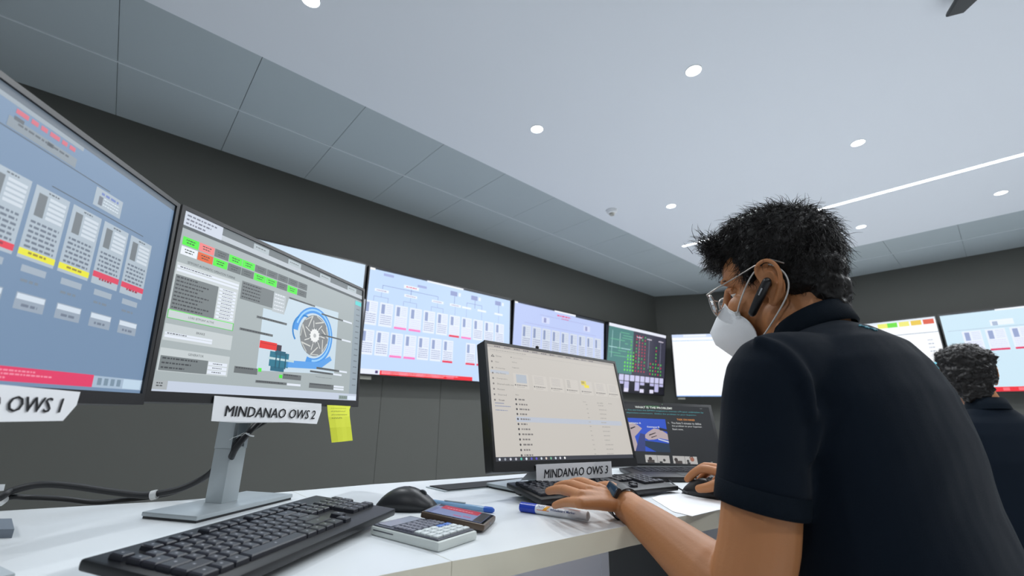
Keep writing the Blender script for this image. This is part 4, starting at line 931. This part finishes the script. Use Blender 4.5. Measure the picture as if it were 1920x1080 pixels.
HEAD = Matrix(((-.9985, .0187, -.0520), (-.0126, -.9919, -.1262), (-.0545, -.1254, .9906)))
def head_frame(c, az, pitch, roll):
    a, p, r = (math.radians(v) for v in (az, pitch, roll))
    f = Vector((math.cos(a) * math.cos(p), math.sin(a) * math.cos(p), -math.sin(p))); l0 = Vector((-math.sin(a), math.cos(a), 0)); u0 = f.cross(l0)
    l = l0 * math.cos(r) + u0 * math.sin(r); u = f.cross(l); M = Matrix((f, l, u)).transposed().to_4x4(); M.translation = Vector(c); return M
HF = head_frame((-.2366, .8751, 1.1463), 180, 7, -6)
def add_head(b, T):
    e = lambda c, r: b.ell(c, r, T=T, n=28, k=18)
    e((-.010, 0, .045), (.086, .071, .082)); e((-.043, 0, .020), (.052, .060, .058)); e((.042, 0, .048), (.046, .058, .052))
    e((.040, 0, -.02), (.046, .057, .072)); e((.02, 0, -.055), (.05, .056, .05))
    for s_ in (-1, 1):
        e((.060, s_ * .038, -.016), (.026, .021, .022)); e((.004, s_ * .048, -.055), (.030, .015, .032)); e((.075, s_ * .026, .038), (.014, .022, .008))
        b.tube([T @ Vector(p) for p in ((.0, s_ * .055, -.07), (.045, s_ * .042, -.097), (.08, s_ * .015, -.108))], [.014, .013, .013], 12)
        # ear: rim, fold, bowl and lobe
        ep = [(.006, .074, .008), (.010, .079, .024), (.004, .084, .036), (-.010, .088, .040), (-.022, .089, .032), (-.026, .088, .014), (-.021, .085, -.006), (-.011, .081, -.022), (-.002, .077, -.033), (.005, .073, -.028)]
        b.tube([T @ Vector((x, s_ * y, z)) for x, y, z in catmull(ep, 4)], [.0038] * (4 * (len(ep) - 1) + 1), 10)
        ep = [(.004, .076, .010), (-.006, .081, .022), (-.015, .083, .016), (-.014, .081, -.002), (-.006, .078, -.014)]
        b.tube([T @ Vector((x, s_ * y, z)) for x, y, z in catmull(ep, 4)], .0028, 8)
        b.ell((-.008, 0, 0), (.019, .0042, .036), T=T @ Matrix.Translation((0, s_ * .0775, .004)) @ Matrix.Rotation(s_ * .14, 4, 'Z'), n=20, k=12)
        e((.000, s_ * .074, -.029), (.008, .0055, .009))
    e((.080, 0, -.100), (.020, .024, .017))
    b.tube([T @ Vector(p) for p in ((.086, 0, .028), (.098, 0, .0), (.114, 0, -.026))], [.009, .010, .014], 12); e((.108, .010, -.032), (.012, .009, .008)); e((.108, -.010, -.032), (.012, .009, .008))
    b.tube([T @ Vector(p) for p in ((.086, -.020, -.062), (.096, 0, -.062), (.086, .020, -.062))], [.006, .008, .006], 10)
def hand(b, wrist, mcps, tips, rise, rad, thumb, wr=(.026, .020)):
    W = Vector(wrist); up = Vector((0, 0, 1))
    for i, (m, t) in enumerate(zip(mcps, tips)):
        m, t = Vector(m), Vector(t); r = rad[i]; h = rise[i]
        s_ = W + (m - W) * .18 + (m - sum((Vector(q) for q in mcps), Vector()) / 4) * .25
        b.tube([s_, W + (m - W) * .6, m], [.0135, .0125, r * 1.22], 12)
        p1 = m.lerp(t, .45) + up * h; p2 = m.lerp(t, .76) + up * h * .72
        limb(b, [m, p1, p2, t], [r * 1.14, r * 1.02, r * .94, r * .80], 12)
        b.ell(m, (r * 1.2,) * 3, n=12, k=8); b.ell(p1, (r * 1.08,) * 3, n=12, k=8)
    for i in range(3):                                          # flesh between the palm bones
        a_, c_ = Vector(mcps[i]), Vector(mcps[i + 1]); b.tube([W.lerp((a_ + c_) / 2, .2) - up * .003, ((a_ + c_) / 2).lerp(W, .12) - up * .003], [.014, .0105], 12)
    limb(b, thumb[0], thumb[1], 12)
# ------------------------------------------------------------------ the seated man
SL = Vector((-.218, .678, .972)); EL = Vector((-.268, .656, .690)); WL = Vector((-.506, .736, .7665))
SR = Vector((-.155, 1.045, .970)); ER = Vector((-.19, 1.16, .70)); WR = Vector((-.412, 1.087, .775))
NB = Vector((-.202, .870, 1.045))
man = empty('person', (-.13, .865, 0), 'man in navy polo shirt, white mask and glasses, typing with a black watch on', 'person')
MI = man.matrix_world.inverted()
b = MB(); add_head(b, HF)
hn = HF @ Vector((-.032, 0, -.035))
limb(b, [hn, hn.lerp(NB, .55) + Vector((.004, 0, 0)), NB + Vector((-.002, 0, -.01)), NB + Vector((.03, 0, -.08))], [.053, .052, .052, .076], 22)
limb(b, [HF @ Vector((.02, 0, -.07)), NB + Vector((-.03, -.005, .0))], [.040, .045], 16)
# hidden trunk keeps the figure in one piece
limb(b, [NB + Vector((.03, 0, -.08)), (-.135, .865, .85), (-.12, .865, .62)], [.085, .09, .09], 20, flat=1)
limb(b, [NB + Vector((.02, -.05, -.08)), SL + Vector((.01, .03, -.01)), SL], [.05, .046, .044], 16); limb(b, [NB + Vector((.02, .05, -.08)), SR], [.05, .044], 16)
limb(b, [SL, SL.lerp(EL, .35), SL.lerp(EL, .72), EL + Vector((.0, 0, .03)), EL], [.046, .047, .0475, .046, .042], 22)
limb(b, [EL, EL.lerp(WL, .25) + Vector((0, 0, -.002)), EL.lerp(WL, .6), EL.lerp(WL, .88), WL], [.043, .046, .036, .0275, .0255], 22)
limb(b, [SR, SR.lerp(ER, .5), ER, ER.lerp(WR, .3), ER.lerp(WR, .7), WR], [.046, .046, .040, .042, .032, .025], 18)
# left hand spread on the keys
mL = [HZ(1122, 917, .792), HZ(1104, 921, .793), HZ(1089, 930, .790), HZ(1086, 943, .783)]
tL = [HZ(1064, 908, .778), HZ(1043, 913, .778), HZ(1028, 921, .777), HZ(1040, 948, .765)]
hand(b, WL + Vector((-.012, .006, .002)), mL, tL, [.008, .007, .006, .003], [.0092, .0094, .0090, .0078],
     ([WL + Vector((-.03, .028, .0)), WL + Vector((-.07, .062, .012)), WL + Vector((-.105, .085, .01)), WL + Vector((-.130, .098, .006))], [.015, .0125, .0108, .0092]))
# right hand over the mouse
mR = [Vector((-.477, 1.062, .800)), Vector((-.480, 1.083, .805)), Vector((-.476, 1.104, .800)), Vector((-.467, 1.122, .792))]
tR = [Vector((-.548, 1.056, .777)), Vector((-.553, 1.082, .777)), Vector((-.546, 1.108, .768)), Vector((-.525, 1.133, .762))]
hand(b, WR, mR, tR, [.014, .014, .012, .008], [.0092, .0095, .0092, .0085],
     ([WR + Vector((-.02, -.018, -.005)), Vector((-.460, 1.044, .778)), Vector((-.490, 1.038, .768)), Vector((-.514, 1.042, .762))], [.015, .013, .0108, .0092]))
body = mesh_obj('body', evaluated(b, .0021, 7, .5), M_skin, man, MI)
tag(body, 'skin of head, neck, arms and hands')
# eyes
for s_ in (1, -1):
    b = MB(); b.ell((.0655, s_ * .031, .010), (.0108, .0115, .0105), T=HF, n=20, k=14); o = b.build('eye', mat('eye_white', srgb(222, 218, 212), .2), None, True); o.parent = man; o.matrix_parent_inverse = MI
    b2 = MB(); b2.ell((.0735, s_ * .0325, .0065), (.0038, .0058, .0055), T=HF, n=16, k=10); i_ = b2.build('iris', mat('iris_brown', srgb(38, 24, 18), .15), None, True); i_.parent = o
    b2 = MB(); b2.tube([HF @ Vector(p) for p in ((.072, s_ * .017, .019), (.0775, s_ * .031, .0215), (.066, s_ * .045, .017))], [.0036, .0052, .0040], 8)
    b2.ell((.0645, s_ * .031, .0145), (.0132, .0138, .0095), T=HF, n=18, k=12)
    i_ = b2.build('eyelid', M_skin, None, True); i_.parent = o
    b = MB(); b.tube([HF @ Vector(p) for p in ((.087, s_ * .016, .036), (.088, s_ * .032, .042), (.073, s_ * .050, .036))], [.0026, .0036, .0018], 8, flat=.6); o = b.build('eyebrow', M_hair, None, True); o.parent = man; o.matrix_parent_inverse = MI
# ---- hair
def hair_part(T, ells, parent, Mi, n_str, seed, front=True, L=(.018, .034), curl=.004, vox=.004, skip=None):
    b = MB()
    for c, r in ells: b.ell(c, r, T=T, n=26, k=16)
    me = evaluated(b, vox, 4, .5); rr = random.Random(seed); Ti = T.inverted()
    vs = me.vertices; nv = len(vs)
    nn_ = [v.normal.copy() for v in vs]
    for v, q_ in zip(vs, nn_):                                # lumpy locks
        n_ = noise.noise(v.co * 55) * (.0045 if front else .010) + noise.noise(v.co * 130) * (.0025 if front else .006); v.co += q_ * n_
    mb = MB(); mb.v = [tuple(v.co) for v in vs]; mb.f = [tuple(p.vertices) for p in me.polygons]; mb.m = [0] * len(mb.f); mb.c = [None] * len(mb.f)
    for _ in range(n_str):
        vi = rr.randrange(nv); v = vs[vi]; l_ = Ti @ v.co
        if skip and skip(l_): continue
        nl = (Ti.to_3x3() @ nn_[vi]).normalized()
        # growth: away from the crown, forwards over the brow, down at the sides and back
        crown = Vector((-.06, 0, .13)); fl = (l_ - crown); fl -= nl * fl.dot(nl)
        if fl.length > 1e-4: fl.normalize()
        fl = fl + Vector((rr.gauss(0, .55), rr.gauss(0, .55), rr.gauss(0, .55)))
        up_ = max(0, nl.z); lift = .35 + .55 * up_ + rr.random() * .35
        if l_.z < .0: lift = .12 + rr.random() * .12
        ln = rr.uniform(*L) * (1 if l_.z > .03 else .55)
        if front and l_.x > .055 and l_.z > .075: ln *= 1.1; lift += .15
        if l_.z < -.02: ln *= .6
        d0 = (nl * lift + fl * .8).normalized(); ph_ = rr.random() * 6.28; side = d0.cross(nl)
        side = side.normalized() if side.length > 1e-3 else Vector((1, 0, 0)); p = l_ - nl * .002; w_ = rr.uniform(.0005, .0010); prev = None; K = 5
        for k in range(K + 1):
            t = k / K; q = p + side * (math.sin(ph_ + t * 4.5) - math.sin(ph_)) * curl; ww = w_ * (1 - t * .85)
            wn = (d0.cross(side)).normalized(); tri = [T @ (q + side * ww), T @ (q - side * ww * .5 + wn * ww * .8), T @ (q - side * ww * .5 - wn * ww * .8)]
            o_ = len(mb.v); mb.v += [tuple(x) for x in tri]
            if prev is not None:
                for j in range(3): mb.face((prev + j, prev + (j + 1) % 3, o_ + (j + 1) % 3, o_ + j))
            prev = o_; p = p + d0 * (ln / K); d0 = (d0 + Vector((.10 if front else 0, 0, -.16)) + nl * -.05).normalized()
    me2 = bpy.data.meshes.new('hair'); me2.from_pydata(mb.v, [], mb.f); bpy.data.meshes.remove(me)
    return mesh_obj('hair', me2, M_hair, parent, Mi)
ells = [((-.020, 0, .066), (.092, .080, .082)), ((-.046, 0, .020), (.058, .071, .066)), ((-.060, 0, -.015), (.038, .054, .052)), ((-.056, 0, -.045), (.034, .046, .046)), ((.046, 0, .100), (.048, .060, .032)), ((.070, 0, .088), (.031, .052, .026)), ((.026, .066, .040), (.012, .009, .028)), ((.026, -.066, .040), (.012, .009, .028)), ((.000, .020, .118), (.06, .045, .032))]
hair = hair_part(HF, ells, man, MI, 7500, 11, skip=lambda l: l.z < -.08 or (l.x > .04 and l.z < .066))
tag(hair, 'tousled short black hair')
rr = random.Random(4); mb = MB()                               # the longer forelock standing off the brow
for _ in range(750):
    a_ = Vector((.080 + rr.gauss(0, .010), .02 + rr.gauss(0, .026), .105 + rr.gauss(0, .010))); d0 = Vector((.30 + rr.gauss(0, .28), .1 + rr.gauss(0, .25), .85 + rr.gauss(0, .3))).normalized(); ln = rr.uniform(.012, .036); pts = [a_]; cv = Vector((rr.gauss(0, .22), rr.gauss(0, .22), rr.gauss(0, .15)))
    for k in range(5): pts.append(pts[-1] + d0 * ln / 5); d0 = (d0 + cv + Vector((.06, 0, -.08))).normalized()
    mb.tube([HF @ p for p in pts], [.0006, .0006, .0005, .0004, .0003, .0001], 3)
o = mb.build('forelock', M_hair, None, 2); o.parent = hair
# ---- shirt: trunk and sleeves as one surface
b = MB(); n = 40
def trunk_ring(c, hw, hd, az, lean, p=2.5):
    a = math.radians(az); f = Vector((math.cos(a), math.sin(a), 0)); s_ = Vector((math.sin(a), -math.cos(a), 0)); u = Vector((0, 0, 1)); f2 = f * math.cos(lean) - u * math.sin(lean); out = []
    for k in range(n):
        t = 2 * PI * k / n; ct, st = math.cos(t), math.sin(t)
        out.append(Vector(c) + s_ * hw * math.copysign(abs(ct) ** (2 / p), ct) + f2 * hd * math.copysign(abs(st) ** (2 / p), st))
    return out
AZ = 170
rings = [((-.196, .868, 1.056), .060, .054, .30), ((-.184, .868, 1.040), .095, .068, .30), ((-.168, .868, 1.016), .146, .082, .28), ((-.162, .867, .985), .178, .094, .25), ((-.160, .866, .94), .188, .108, .2), ((-.158, .865, .88), .184, .116, .12),
         ((-.154, .865, .80), .174, .116, .05), ((-.140, .865, .70), .172, .120, 0), ((-.125, .865, .60), .178, .128, 0), ((-.115, .865, .52), .18, .13, 0)]
b.rings([trunk_ring(c, hw, hd, AZ, ln) for c, hw, hd, ln in rings])
dL = (EL - SL).normalized(); hemL = SL + dL * .166
limb(b, [SL + Vector((.035, .075, .010)), SL + Vector((.004, .012, .006)), SL.lerp(hemL, .35), SL.lerp(hemL, .7)], [.062, .057, .0555, .0545], 26)
b.tube([SL.lerp(hemL, .6), hemL], [.0545, .0550], 30)
dR = (ER - SR).normalized(); hemR = SR + dR * .17
limb(b, [SR + Vector((.03, -.07, .012)), SR + Vector((.0, -.01, .006)), SR.lerp(hemR, .5)], [.064, .062, .062], 22); b.tube([SR.lerp(hemR, .4), hemR], [.062, .064], 26)
def ridge(pts, r): limb(b, pts, r, 10)
ridge([P(1425, 640, .60), P(1470, 668, .575), P(1503, 715, .555), P(1522, 780, .545)], [.010, .014, .014, .008])     # sleeve seam fold
ridge([P(1440, 672, .580), P(1475, 715, .560), P(1496, 770, .550)], [.006, .010, .006])
ridge([P(1540, 690, .590), P(1528, 780, .556), P(1518, 860, .545)], [.008, .012, .008])
me = evaluated(b, .0038, 8, .5)
nrm_ = [v.normal.copy() for v in me.vertices]
for v, n_ in zip(me.vertices, nrm_):                           # soft drape
    c = v.co.copy(); k = .0022 * noise.noise(Vector((c.x * 9, c.y * 9, c.z * 5))) + .0012 * noise.noise(c * 26); v.co = c + n_ * k
shirt = mesh_obj('polo_shirt', me, M_shirt, man, MI); tag(shirt, 'navy short-sleeved polo shirt')
for hem, d_, r_ in ((hemL, dL, .0556), (hemR, dR, .0645)):
    b = MB(); q = [hem - d_ * .026, hem - d_ * .0245, hem - d_ * .004, hem - d_ * -.001]
    b.tube(q + [hem + d_ * .001, hem - d_ * .004], [r_ * .985, r_ * 1.012, r_ * 1.015, r_ * 1.0, r_ * .95, r_ * .9], 40, cap=False)
    o = b.build('sleeve_cuff', M_rib, None, 2); o.parent = shirt
# collar
b = MB(); cc = Vector((-.204, .870, 1.062)); N = 36; CR = []
for (rad, dz, ox) in ((.056, -.020, 0), (.056, .006, -.002), (.056, .018, -.004), (.0585, .021, -.004), (.062, .018, -.003), (.067, .000, .0), (.070, -.014, .002), (.067, -.018, .002)):
    ring = []
    for k in range(N):
        t = 2 * PI * k / N; f_ = Vector((-.985, .17, -.30)).normalized(); s_ = Vector((.17, .985, 0)); 
        back = max(0, -math.cos(t)); ring.append(cc + Vector((0, 0, .006 * back)) + f_ * rad * math.cos(t) * 1.02 + s_ * rad * math.sin(t) + Vector((ox, 0, dz + .004 * back - .012 * max(0, math.cos(t)))))
    CR.append(ring)
b.rings(CR, cap=False); o = b.build('collar', M_rib, None, 2); o.parent = shirt
# small embroidered line behind the collar: letters laid on the cloth
from mathutils.bvhtree import BVHTree
bvh = BVHTree.FromPolygons([v.co for v in me.vertices], [tuple(p.vertices) for p in me.polygons])
def on_shirt(px, py, off=.0008):
    o_ = Vector((0, 0, CZ)); d_ = (P(px, py, 1) - o_).normalized(); h = bvh.ray_cast(o_, d_)
    return (h[0] + h[1] * off) if h[0] is not None else None
pp = [on_shirt(1611 + 33 * t / 40, 610.5 + 9.5 * t / 40 + 2.0 * math.sin(t * 1.35) * (.5 + .5 * math.cos(t * .37))) for t in range(41)]
pp = [p for p in pp if p is not None]
if len(pp) > 5:
    b = MB(); b.tube(pp, .0011, 6); o = b.build('embroidery', mat('teal_thread', srgb(58, 132, 150), .7), None); o.parent = shirt
# trousers and shoes (under the desk)
b = MB()
limb(b, [(-.11, .865, .56), (-.11, .865, .48)], [.13, .13], 20)
for y0, y1 in ((.805, .82), (.95, .99)):
    limb(b, [(-.12, y0, .49), (-.35, (y0 + y1) / 2, .50), (-.52, y1, .50), (-.52, y1, .28), (-.50, y1, .10)], [.088, .080, .066, .058, .050], 18)
tr = mesh_obj('trousers', evaluated(b, .007, 5, .5), M_trous, man, MI)
for y1 in (.82, .99):
    b = MB(); b.ell((-.55, y1, .045), (.13, .045, .045), n=22, k=12); b.box((-.665, y1 - .042, .0), (-.43, y1 + .042, .022), bev=.008); o = b.build('shoe', M_shoe, None, True); o.parent = man; o.matrix_parent_inverse = MI
def put(mb, name, m_, parent=man, sm=True, label=None):
    o = mb.build(name, m_, None, sm); o.parent = parent
    if parent is man: o.matrix_parent_inverse = MI
    if label: o['label'] = label
    return o
# ---- mask
M_mask = mat('mask_white', srgb(228, 230, 232), .8, bump=.1, bscale=700, var=.01)
cen = [(.104, 0, -.004), (.128, 0, -.022), (.146, 0, -.044), (.142, 0, -.070), (.118, 0, -.098), (.088, 0, -.124)]
edg = [(.092, .028, -.002), (.078, .050, -.020), (.052, .064, -.046), (.044, .064, -.070), (.052, .054, -.096), (.066, .034, -.122)]
def mrow(i, s_):
    c_, e_ = Vector(cen[i]), Vector(edg[i]); out = []
    for k in range(9):
        t = k / 8; p = c_.lerp(e_, t); bul = math.sin(PI * t) * (.010 if 0 < i < 5 else .004); p += Vector((.35, .9, 0)) * bul; out.append((p.x, s_ * p.y, p.z))
    return out
b = MB()
for s_ in (1, -1):
    rows = [mrow(i, s_) for i in range(6)]
    for off in (0, .0016):
        vs = [HF @ Vector((p[0] + off * .6, p[1] + s_ * off * .6, p[2])) for r_ in rows for p in r_]; fs = []
        for i in range(5):
            for k in range(8): q = (i * 9 + k, i * 9 + k + 1, (i + 1) * 9 + k + 1, (i + 1) * 9 + k); fs.append(q if (s_ > 0) == (off > 0) else tuple(reversed(q)))
        b.add(vs, fs)
mask = put(b, 'face_mask', M_mask, label='white folded respirator mask')
b = MB(); b.tube([HF @ Vector(p) for p in cen], .0011, 8); put(b, 'centre_seam', M_mask, mask)
b = MB()
for s_ in (1, -1): b.tube([HF @ Vector((x + .001, s_ * (y + .0015), z)) for x, y, z in catmull(edg, 4)], .0012, 6)
put(b, 'edge_binding', M_mask, mask)
b = MB(); b.tube([HF @ Vector(p) for p in ((.096, .030, -.010), (.112, .014, -.009), (.1165, 0, -.009), (.112, -.014, -.009), (.096, -.030, -.010))], .0022, 8, flat=.5); put(b, 'nose_clip', mat('nose_clip', srgb(205, 208, 212), .4), mask)
for s_ in (1, -1):
    lp = [(.064, .066, -.030), (.050, .074, -.012), (.030, .079, .012), (.014, .078, .028), (.002, .076, .034), (-.014, .077, .033), (-.0285, .079, .016), (-.0315, .079, -.004), (-.023, .077, -.024), (-.004, .076, -.046), (.026, .072, -.074), (.046, .062, -.086)]
    b = MB(); b.tube([HF @ Vector((x, s_ * y, z)) for x, y, z in catmull(lp, 4)], .0013, 8); put(b, 'ear_loop', mat('loop_white', srgb(206, 204, 200), .7), mask)
    b = MB(); b.box((-.004, -.001, -.004), (.004, .001, .004), T=HF @ Matrix.Translation((.064, s_ * .0655, -.031))); put(b, 'loop_weld', mat('weld_grey', srgb(190, 190, 188), .6), mask, False)
# ---- glasses
M_metal = mat('glasses_metal', srgb(176, 170, 164), .28, metal=.8)
M_lens = mat('glasses_lens', (1, 1, 1, 1), .02, trans=1)
gl = None
b = MB()
b.tube([HF @ Vector(p) for p in ((.118, .009, .014), (.122, 0, .017), (.118, -.009, .014))], .0012, 8)
gl = put(b, 'glasses', M_metal, label='thin silver metal-rimmed glasses')
for s_ in (1, -1):
    b = MB(); pts = []
    for k in range(29):
        t = 2 * PI * k / 28; yy = .034 + .0255 * math.cos(t); zz = .002 + .0215 * math.sin(t) * (1 if math.sin(t) < 0 else .9); xx = .118 - .22 * (yy - .008) ** 1.0 * .9; pts.append(HF @ Vector((xx, s_ * yy, zz)))
    b.tube(pts, .0013, 8, cap=False); put(b, 'rim', M_metal, gl)
    b = MB(); c_ = sum(pts[:-1], Vector()) / 28; lv = [tuple(c_.lerp(p, .97)) for p in pts[:-1]]; off = HF.to_3x3() @ Vector((.0012, 0, 0)); m_ = len(lv)
    b.add(lv + [tuple(Vector(p) + off) for p in lv], [tuple(range(m_)), tuple(reversed(range(m_, 2 * m_)))] + [(i, (i + 1) % m_, m_ + (i + 1) % m_, m_ + i) for i in range(m_)]); put(b, 'lens', M_lens, gl, False)
    b = MB(); b.tube([HF @ Vector((x, s_ * y, z)) for x, y, z in ((.108, .058, .014), (.106, .067, .017), (.085, .073, .022), (.045, .0785, .030), (.008, .083, .038), (-.018, .085, .040), (-.036, .084, .026))], [.0016, .0020, .0014, .0012, .0013, .0014, .0014], 8); put(b, 'temple', M_metal, gl)
    b = MB(); b.ell((.108, s_ * .010, -.002), (.0016, .0028, .004), T=HF, n=10, k=8); put(b, 'nose_pad', M_lens, gl)
# ---- earpiece
p0 = Vector((-.004, .089, .004)); p1 = Vector((.034, .086, -.040)); ax = (p1 - p0)
b = MB(); limb(b, [p0, p0 + ax * .5, p1], [.0072, .0077, .0064], 20, T=HF); ep = put(b, 'earpiece', mat('earpiece_black', srgb(18, 18, 20), .35), label='black wireless earpiece in the left ear')
b = MB(); b.ell((-.002, .080, .002), (.007, .008, .007), T=HF, n=14, k=10); put(b, 'ear_bud', MATS['earpiece_black'], ep)
m0 = p0 + ax * .22 + Vector((0, .0086, 0)); b = MB(); b.tube([HF @ m0, HF @ (m0 + ax * .22 + Vector((0, .0001, 0)))], [.0014, .0010], 8); put(b, 'silver_mark', mat('earpiece_silver', srgb(196, 198, 202), .3, metal=.6), ep)  # short tapering silver mark along the outer side of the earpiece
# ---- watch on the left wrist
wd = (WL - EL).normalized(); wc = EL.lerp(WL, 1.03); toc = (Vector((0, 0, CZ)) - wc); toc -= wd * toc.dot(wd); toc.normalize(); upw = Vector((0, 0, 1)); upw = (upw - wd * upw.dot(wd)).normalized(); sd = upw.cross(wd)
b = MB(); N = 40; rs = []
for k in range(N):
    t = 2 * PI * k / N; dirn = upw * math.cos(t) + sd * math.sin(t); r0 = .0278
    rs.append([wc + dirn * r0 - wd * .0095, wc + dirn * (r0 + .0024) - wd * .0095, wc + dirn * (r0 + .0024) + wd * .0095, wc + dirn * r0 + wd * .0095])
b.rings(rs + [rs[0]], cap=False); watch = put(b, 'wristwatch', mat('watch_strap', srgb(30, 31, 35), .5, bump=.1), label='black smartwatch on the left wrist')
fn = (toc - upw * .12).normalized(); fn = (fn - wd * fn.dot(wd)).normalized(); fs_ = fn.cross(wd); TW = Matrix((fs_, wd, fn)).transposed().to_4x4(); TW.translation = wc + fn * .0300
b = MB(); b.box((-.0205, -.0150, -.002), (.0205, .0150, .0078), bev=.0035, T=TW); put(b, 'watch_case', M_black, watch)
b = MB(); b.box((-.0185, -.0132, .0070), (.0185, .0132, .0085), bev=.0006, T=TW); put(b, 'watch_glass', mat('watch_glass', srgb(40, 62, 84), .06, coat=1), watch)
b = MB()
for k in range(4): b.cyl((0, 0, 0), .0016, .001, 10, T=Matrix.Translation(wc) @ Matrix((sd, wd, upw)).transposed().to_4x4() @ Matrix.Rotation(1.25 + .26 * k + PI, 4, 'Y') @ Matrix.Translation((0, 0, .0286)))
# ------------------------------------------------------------------ second person behind
H2 = head_frame(P(1817, 708, 1.92), 97, 0, 0); c2 = H2.translation
p2 = empty('person', (c2.x + .03, c2.y - .02, 0), 'person with curly black hair seen from behind at the right edge', 'person')
MI2 = p2.matrix_world.inverted()
nb2 = c2 + Vector((.030, -.035, -.135)); R2 = Vector((math.sin(math.radians(118)), -math.cos(math.radians(118)), 0)); F2v = Vector((math.cos(math.radians(118)), math.sin(math.radians(118)), 0))
b = MB(); add_head(b, H2)
limb(b, [H2 @ Vector((-.03, 0, -.035)), nb2, nb2 + Vector((.01, -.01, -.08))], [.054, .056, .07], 18)
s2l, s2r = nb2 - R2 * .17 + Vector((0, 0, -.08)), nb2 + R2 * .17 + Vector((0, 0, -.08))
limb(b, [nb2 + Vector((0, 0, -.09)), nb2 - F2v * .04 + Vector((0, 0, -.3))], [.08, .09], 16)
for s_, sg in ((s2l, -1), (s2r, 1)):
    e_ = s_ + Vector((0, 0, -.27)) + F2v * .03 + R2 * sg * .03; w_ = e_ + F2v * .25 - R2 * sg * .06 + Vector((0, 0, .03))
    limb(b, [nb2 + Vector((0, 0, -.08)), s_, s_.lerp(e_, .5), e_, e_.lerp(w_, .4), w_], [.05, .046, .044, .038, .038, .025], 14)
    m_ = [w_ + F2v * .08 + R2 * (k - 1.5) * .02 + Vector((0, 0, .012)) for k in range(4)]; t_ = [q + F2v * .075 + Vector((0, 0, -.02)) for q in m_]
    hand(b, w_, m_, t_, [.006] * 4, [.0092] * 4, ([w_ + F2v * .02 - R2 * sg * .02, w_ + F2v * .06 - R2 * sg * .045, w_ + F2v * .09 - R2 * sg * .05], [.014, .0115, .0092]))
mesh_obj('body', evaluated(b, .0034, 4, .5), M_skin, p2, MI2)
hair2 = hair_part(H2, [((-.014, 0, .060), (.104, .090, .086)), ((-.052, 0, .014), (.066, .084, .078)), ((-.066, 0, -.045), (.044, .062, .070)), ((-.01, .05, .09), (.06, .045, .04)), ((-.02, -.05, .075), (.06, .045, .045)), ((.06, 0, .085), (.045, .06, .04))], p2, MI2, 2600, 5, front=False, L=(.010, .020), curl=.006, vox=.005, skip=lambda l: l.z < -.07)
b = MB()
def tr2(z, hw, hd, ox): 
    c = nb2 + Vector((0, 0, z)) - F2v * ox; return [c + R2 * hw * math.copysign(abs(math.cos(t)) ** .8, math.cos(t)) + F2v * hd * math.copysign(abs(math.sin(t)) ** .8, math.sin(t)) for t in [2 * PI * k / 32 for k in range(32)]]
b.rings([tr2(.012, .060, .058, 0), tr2(-.03, .10, .075, .005), tr2(-.055, .165, .09, .01), tr2(-.10, .195, .105, .015), tr2(-.2, .19, .12, .03), tr2(-.4, .17, .12, .05), tr2(-.5, .175, .125, .05)])
for s_, sg in ((s2l, -1), (s2r, 1)):
    e_ = s_ + Vector((0, 0, -.27)) + F2v * .03 + R2 * sg * .03; limb(b, [s_ - R2 * sg * .05, s_, s_.lerp(e_, .35), s_.lerp(e_, .6)], [.06, .062, .062, .064], 20)
sh2 = mesh_obj('shirt', evaluated(b, .006, 6, .5), M_shirt, p2, MI2)
b = MB(); CR = []
for rad, dz in ((.057, -.02), (.058, .034), (.062, .038), (.070, .008), (.074, -.008)):
    CR.append([nb2 + R2 * rad * math.cos(t) + F2v * rad * math.sin(t) + Vector((0, 0, dz - .01 * math.sin(t))) for t in [2 * PI * k / 30 for k in range(30)]])
b.rings(CR, cap=False); o = b.build('collar', M_rib, None, 2); o.parent = sh2
b = MB(); hp = Vector((nb2.x, nb2.y, 0)) - F2v * .06
limb(b, [hp + Vector((0, 0, .54)), hp + Vector((0, 0, .48))], [.13, .13], 18)
for sg in (-1, 1): limb(b, [hp + R2 * sg * .09 + Vector((0, 0, .49)), hp + R2 * sg * .10 + F2v * .40 + Vector((0, 0, .5)), hp + R2 * sg * .10 + F2v * .40 + Vector((0, 0, .10))], [.085, .066, .05], 16)
mesh_obj('trousers', evaluated(b, .008, 4, .5), M_trous, p2, MI2)
for sg in (-1, 1):
    f0 = hp + R2 * sg * .10 + F2v * .44; b = MB(); b.ell((0, 0, 0), (.045, .12, .045), T=Matrix.Translation((f0.x, f0.y, .045)) @ Matrix.Rotation(math.atan2(F2v.y, F2v.x) - PI / 2, 4, 'Z'), n=18, k=10)
    o = b.build('shoe', M_shoe, None, True); o.parent = p2; o.matrix_parent_inverse = MI2
